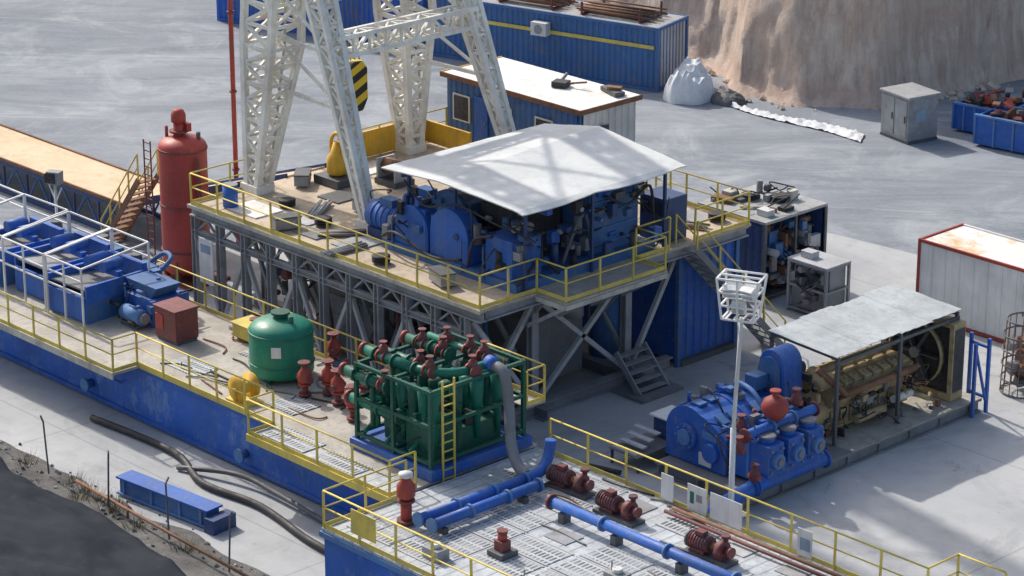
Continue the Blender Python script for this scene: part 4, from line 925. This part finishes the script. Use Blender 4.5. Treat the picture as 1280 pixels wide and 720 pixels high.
# desander
GX,GY=.35,.35
gm=E("desander_manifold","dark green desander skid packed with pipes and red valves","desander",(12.5,-15.2,ZT))
p=P()
for x in (10.9,12.5,14.1):
    for y in (-17.0,-13.4):p.beam((x,y,ZT+.3),(x,y,ZT+2.7),.11,.11,"green_dark")
for z in (ZT+.5,ZT+1.6,ZT+2.65):
    for y in (-17.0,-13.4):p.beam((10.9,y,z),(14.1,y,z),.10,.10,"green_dark")
    for x in (10.9,12.5,14.1):p.beam((x,-17.0,z),(x,-13.4,z),.10,.10,"green_dark")
p.done("frame",gm)
p=P();p.bb(10.7,14.3,-17.15,-13.2,ZT+.02,ZT+.35,"blue");p.bb(11.4,13.8,-16.4,-14.0,ZT+.35,ZT+1.1,"green_dark");p.bb(12.7,13.9,-16.7,-15.6,ZT+.35,ZT+1.7,"green_dark");p.done("base_tray",gm,bev=.03)
CY=((-16.95,2.3,10.35),(-16.3,2.8,10.5),(-15.5,2.5,10.4),(-16.85,1.45,10.45),(-15.9,1.75,10.4),(-16.5,1.95,10.5),(-14.8,2.8,10.6))
p=P()
for k,(y,z,x0) in enumerate(CY):
    L=1.9+.3*(k%2)
    p.cyl((x0,y,ZT+z),(x0+L,y,ZT+z),.155,"green" if k%2 else "green_dark",18)
    for x in (x0+.5,x0+L*.6,x0+L):p.flange((x,y,ZT+z),(1,0,0),.22,"green_dark")
    p.cyl((x0+1.2,y,ZT+.9),(x0+1.2,y,ZT+z),.08,"green_dark",12)
for x in (12.5,12.95,13.4,13.85):
    for yy in (-16.6,-15.8,-15.0,-14.2):
        p.lathe([(.05,-1.3),(.18,0),(.21,.5),(.1,.58)],(x,yy,ZT+1.9+.1*random.random()),random.choice(["green","green_dark"]),14)
p.tube([(12.4,-16.3,ZT+2.8),(13.2,-16.2,ZT+2.85),(13.7,-15.6,ZT+2.8),(13.8,-14.6,ZT+2.8)],.13,"green",14)
p.cyl((10.8,-14.1,ZT+2.75),(13.9,-14.1,ZT+2.75),.11,"green",14)
for x in (11.2,12.2,13.2):p.tube([(x,-17.0,ZT+.6),(x,-16.4,ZT+1.0),(x,-15.8,ZT+1.7)],.07,"green",10)
clutter(p,11.0,13.9,-16.8,-13.7,ZT+.8,ZT+2.3,70,["green_dark","green_dark","green","steel_dark","black"],.1,.4)
p.done("pipe_manifold",gm)
def mv(p,a):
    x,y,z=a
    p.flange((x-.14,y,z-.05),(1,0,0),.2,"red");p.flange((x+.14,y,z-.05),(1,0,0),.2,"red_dark");p.lathe([(.1,0),(.15,.1),(.13,.24),(.05,.3),(.04,.38),(.12,.39),(.12,.42)],(x,y,z),"red_dark",12)
each("valve",gm,((11.3,-16.3,ZT+2.85),(12.1,-16.95,ZT+2.35),(13.2,-14.1,ZT+2.8),(11.6,-14.1,ZT+2.8),(13.9,-15.2,ZT+2.85),(12.0,-15.5,ZT+2.55),(12.2,-14.8,ZT+2.85),(11.3,-14.8,ZT+2.85),(13.2,-16.2,ZT+2.9),(12.6,-14.1,ZT+2.8)),mv)
each("end_cap",gm,CY,lambda p,a:p.lathe([(.05,-.14),(.13,-.1),(.205,-.04),(.205,.05),(.155,.07)],(a[2]-.05,a[0],ZT+a[1]),"red",16,'X'))
p=P()
for s_ in (-.22,.22):p.beam((14.3,-16.5+s_,ZT-.2),(14.3,-16.5+s_,ZT+3.0),.05,.05,"yellow")
for i in range(11):p.beam((14.3,-16.72,ZT+i*.28),(14.3,-16.28,ZT+i*.28),.035,.035,"yellow")
p.done("ladder",gm)
p=P();p.bb(11.5,14.2,-13.35,-12.6,ZT+1.2,ZT+1.25,"deck_beige");rail(p,[(11.5,-12.6,ZT+1.25),(14.15,-12.6,ZT+1.25),(14.15,-13.3,ZT+1.25)],step=.9);p.done("platform",gm)
gm.location=(12.5+GX*.5,-15.2+GY,ZT)
hp=P();hp.tube([(14.2,-14.2,ZT+2.85),(14.7,-14.2,ZT+2.7),(15.0,-14.3,ZT+1.8),(15.4,-14.6,ZT+.9),(15.9,-14.8,ZT+.4),(16.4,-14.9,ZT+.3)],.16,"steel",14);hp.cyl((14.0,-14.2,ZT+2.9),(14.3,-14.2,ZT+2.84),.21,"blue",14)
hp.done("transfer_hose",label="thick grey hose dropping from the desander to the suction tank",cat="hose",loc=(15,-14.7,ZT))
l2=E("floodlight_pole","short white floodlight post clamped to the tank edge","light pole",(-10.5,-12.2,0))
p=P();p.cyl((0,0,0),(0,0,4.2),.05,"white",10);p.beam((0,0,3.5),(.4,0,4.1),.04,.04,"white");p.beam((0,0,3.5),(-.4,0,4.1),.04,.04,"white");p.done("pole",l2,world=False)
p=P();p.box((0,0,4.4),(.5,.35,.45),"grey",.5);p.box((0,-.2,4.4),(.4,.05,.35),"glass_dark",.5);p.done("floodlight",l2,world=False)

# ------------------------------------------------------------------ TANK 2
t2=E("suction_tank","blue suction tank with worn grey plate deck and yellow railings","mud tank",(22,-17,0))
p=P();p.bb(14.65,31,-20.9,-12.9,.15,ZT-.1,"blue_hull")
p.bb(14.55,31,-21.0,-20.9,ZT-.25,ZT-.1,"blue_faded");p.bb(14.55,14.65,-20.9,-12.9,ZT-.25,ZT-.1,"blue_faded");p.done("wall",t2)
p=P();p.bb(14.6,31,-20.95,-12.8,ZT-.08,ZT,"deck_grey")
for x in [15.0+1.9*i for i in range(8)]:
    for y in (-19.9,-18.8,-17.7,-16.6,-15.1,-13.7):
        if random.random()<(.62 if y<-16 else .25):
            p.bb(x+.05,x+1.75,y-.46,y+.46,ZT+.003,ZT+.022,"grating")
            for a in ((x+.02,x+1.78,y-.52,y-.46),(x+.02,x+1.78,y+.46,y+.52)):p.bb(*a,ZT+.003,ZT+.034,"grey_light")
        elif random.random()<.45:p.bb(x+.4,x+1.2,y-.35,y+.35,ZT+.003,ZT+.03,random.choice(["roof_dull","grey_light","grey"]))
p.done("deck",t2)
p=P();rail(p,[(15.2,-12.85,ZT),(29,-12.85,ZT),(29,-11.6,ZT),(30.5,-11.6,ZT)]);rail(p,[(14.65,-17.9,ZT),(14.65,-20.9,ZT),(31,-20.9,ZT)]);p.done("railing",t2)
each("cable",t2,[(random.uniform(15,27),random.choice([-13.1,-13.2,-16.5,-14.9])) for i in range(16)],lambda p,a:p.tube([(a[0],a[1],ZT+.03),(a[0]+.7,a[1]+random.uniform(-.2,.2),ZT+.05),(a[0]+1.8,a[1]+random.uniform(-.3,.3),ZT+.03)],.025,random.choice(["black","steel","rust"]),6))
def sg(p,a):
    x0_,w_,c_,k=a
    p.bb(x0_,x0_+w_,-12.93,-12.90,ZT+.08,ZT+.85,c_)
    if k==2:p.bb(x0_+.1,x0_+.45,-12.936,-12.932,ZT+.25,ZT+.6,"pale_blue")
    if k==3:p.bb(x0_+.1,x0_+.25,-12.936,-12.932,ZT+.3,ZT+.65,"green");p.bb(x0_+.33,x0_+.55,-12.936,-12.932,ZT+.4,ZT+.62,"grey")
each("sign",t2,((19.7,.45,"white_clean",0),(20.7,.7,"white_clean",3),(21.55,1.15,"white_clean",0),(24.7,.5,"white",2)),sg)
p=P();p.bb(15.9,16.9,-20.99,-20.96,ZT+.3,ZT+1.0,"yellow");p.done("sign",t2)
pl=E("deck_pipework","blue process pipes with flanges running across the tank deck","pipework",(18,-16,ZT))
def xp(p,x):
    p.cyl((x,-19.2,ZT+.35),(x,-15.2,ZT+.35),.15,"blue",16)
    for y in (-19.2,-17.8,-16.4,-15.2):p.flange((x,y,ZT+.35),(0,1,0),.21,"blue_faded")
    for y in (-18.8,-15.8):p.bb(x-.15,x+.15,y-.08,y+.08,ZT,ZT+.19,"steel_dark")
each("cross_pipe",pl,(16.6,17.15),xp)
p=P();p.tube([(16.6,-15.2,ZT+.35),(16.6,-14.6,ZT+.4),(16.5,-14.2,ZT+.7),(16.5,-14.1,ZT+1.2)],.16,"blue",14);p.done("riser",pl)
p=P();p.cyl((18.4,-15.9,ZT+.45),(29,-15.9,ZT+.45),.15,"blue",18)
for x in (18.4,20.4,22.8,25.2):p.flange((x,-15.9,ZT+.45),(1,0,0),.22,"red_dark" if x==18.4 else "blue_faded");p.bb(x+.4,x+.6,-16.05,-15.75,ZT,ZT+.3,"steel_dark")
p.done("long_pipe",pl)
each("red_line",pl,((-13.6,"maroon"),(-13.3,"rust")),lambda p,a:p.cyl((20.5,a[0],ZT+.15),(29,a[0],ZT+.15),.055,a[1],12))
c0=None
K=.76
for (x,y,a) in ((17.5,-14.3,.1),(19.7,-14.6,.0),(23.2,-14.7,.05)):
    if c0 is None:
        c0=E("centrifugal_pump","dark maroon centrifugal pump with electric motor on a skid","pump",(x,y,ZT),a,"centrifugal pumps on the tank deck")
        p=P();p.bb(-1.0*K,1.0*K,-.35*K,.35*K,0,.14*K,"steel_dark");p.done("base",c0,world=False)
        p=P();z=.5*K;p.cyl((-.85*K,0,z),(.05*K,0,z),.29*K,"maroon",18)
        for i in range(7):p.cyl(((-.8+i*.12)*K,0,z),((-.77+i*.12)*K,0,z),.315*K,"maroon",18)
        p.cyl((-.95*K,0,z),(-.85*K,0,z),.31*K,"steel_dark",18);p.box((-.4*K,0,.86*K),(.35*K,.3*K,.16*K),"red_dark");p.bb(-.7*K,-.1*K,-.25*K,.25*K,.14*K,.3*K,"maroon");p.done("motor",c0,world=False)
        p=P();p.cyl((.05*K,0,z),(.4*K,0,z),.14*K,"rust",12);p.cyl((.4*K,0,z),(.68*K,0,z),.31*K,"red_dark",20);p.cyl((.68*K,0,z),(.95*K,0,z),.14*K,"maroon",14);p.flange((.95*K,0,z),(1,0,0),.2*K,"red_dark");p.cyl((.54*K,.18*K,z),(.54*K,.18*K,.95*K),.1*K,"red_dark",12);p.flange((.54*K,.18*K,.95*K),(0,0,1),.17*K,"maroon");p.bb(.3*K,.7*K,-.2*K,.2*K,.14*K,.3*K,"maroon");p.done("volute",c0,world=False)
    else: dup(c0,(x,y,ZT),a)
a0=E("tank_agitator","small dark red agitator gearbox on the grated deck","agitator",(19.3,-18.6,ZT))
p=P();p.box((0,0,.1),(.6,.6,.16),"steel_dark");p.box((0,0,.32),(.34,.32,.3),"red_dark");p.done("gearbox",a0,world=False,bev=.02)
p=P();p.cyl((0,0,.47),(0,0,.7),.13,"red",16);p.cyl((0,0,.7),(0,0,.75),.15,"red_dark",16);p.done("motor",a0,world=False)
for i,(x,y) in enumerate(((18.2,-20.0),(21.4,-19.6),(22.6,-17.6))):
    p=P();p.bb(-.3,.3,-.22,.22,0,.3,"grey");p.cyl((0,0,.3),(0,0,.42),.14,"white",14);p.beam((-.2,0,.3),(-.2,0,.55),.03,.03,"steel")
    o=p.done("junction_box",label="small grey junction box on the grated deck",cat="junction box",group="junction boxes on the deck");o.location=(x,y,ZT+.03)

# ------------------------------------------------------------------ lower left bits
bs=E("steel_beam","blue steel box beam lying on the concrete","steel beam",(7.3,-20.6,0),R(6))
p=P();p.bb(-2.0,1.7,-.26,.26,.12,.56,"blue_dull");p.bb(-2.1,1.8,-.32,.32,.56,.62,"blue");p.bb(-2.1,1.8,-.32,.32,.06,.12,"blue_faded")
for x in (-1.8,-.6,.6,1.5):p.bb(x-.04,x+.04,-.31,-.26,.12,.56,"blue_faded")
p.done("web",bs,world=False)
p=P();p.bb(1.8,2.2,-.45,.45,.0,.45,"blue_dark");p.done("foot",bs,world=False)
h=P();h.tube([(0,-18.3,.13),(4,-18.1,.13),(6.5,-18.9,.13),(9,-18.7,.13),(12,-19.2,.13),(14.2,-19.3,.25),(14.5,-19.5,.9)],.11,"black",10);h.done("ground_hose",label="thick black hose lying along the mud tank",cat="hose",loc=(4,-18.5,0))
h=P();h.tube([(5,-18.7,.1),(7,-18.0,.3),(9,-17.9,.2),(13.8,-18.3,.1)],.08,"steel_dark",10);h.done("ground_hose",label="dark grey hose curving past the tank side",cat="hose",loc=(6,-18.5,0))
h=P();h.cyl((4.0,-21.7,.25),(14,-22.4,.45),.05,"rust",8);h.cyl((7,-22.0,.36),(7,-22,.1),.04,"rust",8);h.done("ground_pipe",label="thin rusty pipe lying along the berm",cat="pipe",loc=(8,-22.2,0))
f0=None
for (x,y) in ((-.8,-21.6),(2.7,-21.8),(5.9,-21.9),(9.0,-22.0),(11.9,-22.1)):
    if f0 is None:
        f0=P();f0.beam((0,0,0),(.06,.02,1.7),.045,.045,"steel_dark");f0.beam((.06,.02,1.68),(.10,-.1,1.85),.04,.04,"steel_dark");f0=f0.done("fence_post",label="thin dark steel fence post on the berm",cat="fence post",group="fence posts along the berm");f0.location=(x,y,.1)
    else:
        n=f0.copy();COL.objects.link(n);n.location=(x,y,.1);n.rotation_euler=(R(random.uniform(-4,4)),R(random.uniform(-4,4)),random.random()*6)
h=P();h.tube([(10.5,-9.6,.1),(12,-10.0,.1),(13.4,-9.6,.12),(14.6,-9.3,.15)],.08,"black");h.done("ground_hose",label="black hose between the substructure and the mud pump",cat="hose",loc=(13,-10,0))
h=P();h.tube([(3,-12,.1),(6,-11.8,.1),(10,-12,.1),(13.8,-11.6,.12),(15.2,-11.9,.3),(15.4,-12.6,.5)],.1,"steel_dark");h.done("ground_hose",label="dark hose lying between tank and substructure",cat="hose",loc=(8,-12,0))
h=P();h.tube([(12,-4.8,.05),(13.2,-4.2,.05),(13.0,-2.6,.05),(14.4,-1.8,.05),(15.2,-2.2,.3)],.05,"black",8);h.done("ground_cable",label="black cable curling across the concrete to the engine skid",cat="cable",loc=(13,-3,0))

# ------------------------------------------------------------------ LIGHT, WORLD, CAMERA
az=Vector((.97,-.12,0)).normalized();el=R(42)
dirv=Vector((az.x*math.cos(el),az.y*math.cos(el),-math.sin(el)))
sun=bpy.data.lights.new("sun",'SUN');sun.energy=3.2;sun.angle=R(1.0);sun.color=(1,.95,.88)
so=bpy.data.objects.new("sun",sun);COL.objects.link(so);so.rotation_euler=dirv.to_track_quat('-Z','Y').to_euler();so.location=(0,0,60)
w=bpy.data.worlds.new("World");S.world=w;w.use_nodes=True;t=w.node_tree
sky=t.nodes.new("ShaderNodeTexSky");sky.sky_type='NISHITA';sky.sun_disc=False;sky.sun_elevation=el
sv=-dirv;sky.sun_rotation=math.atan2(sv.x,sv.y);sky.dust_density=4.0;sky.air_density=1.2
bg=t.nodes["Background"];t.links.new(sky.outputs[0],bg.inputs[0]);bg.inputs[1].default_value=.15
S.view_settings.view_transform='Standard';S.view_settings.look='None';S.view_settings.exposure=0
th=R(19.65);a=R(46.6)
hd=Vector((-math.sin(a),math.cos(a),0));d=hd*math.cos(th)+Vector((0,0,-math.sin(th)))
cam=bpy.data.cameras.new("camera");co=bpy.data.objects.new("camera",cam);COL.objects.link(co)
co.location=-100*d;co.rotation_euler=d.to_track_quat('-Z','Y').to_euler()
cam.sensor_width=36;cam.lens=36*3478/1280;cam.clip_end=2000;S.camera=co
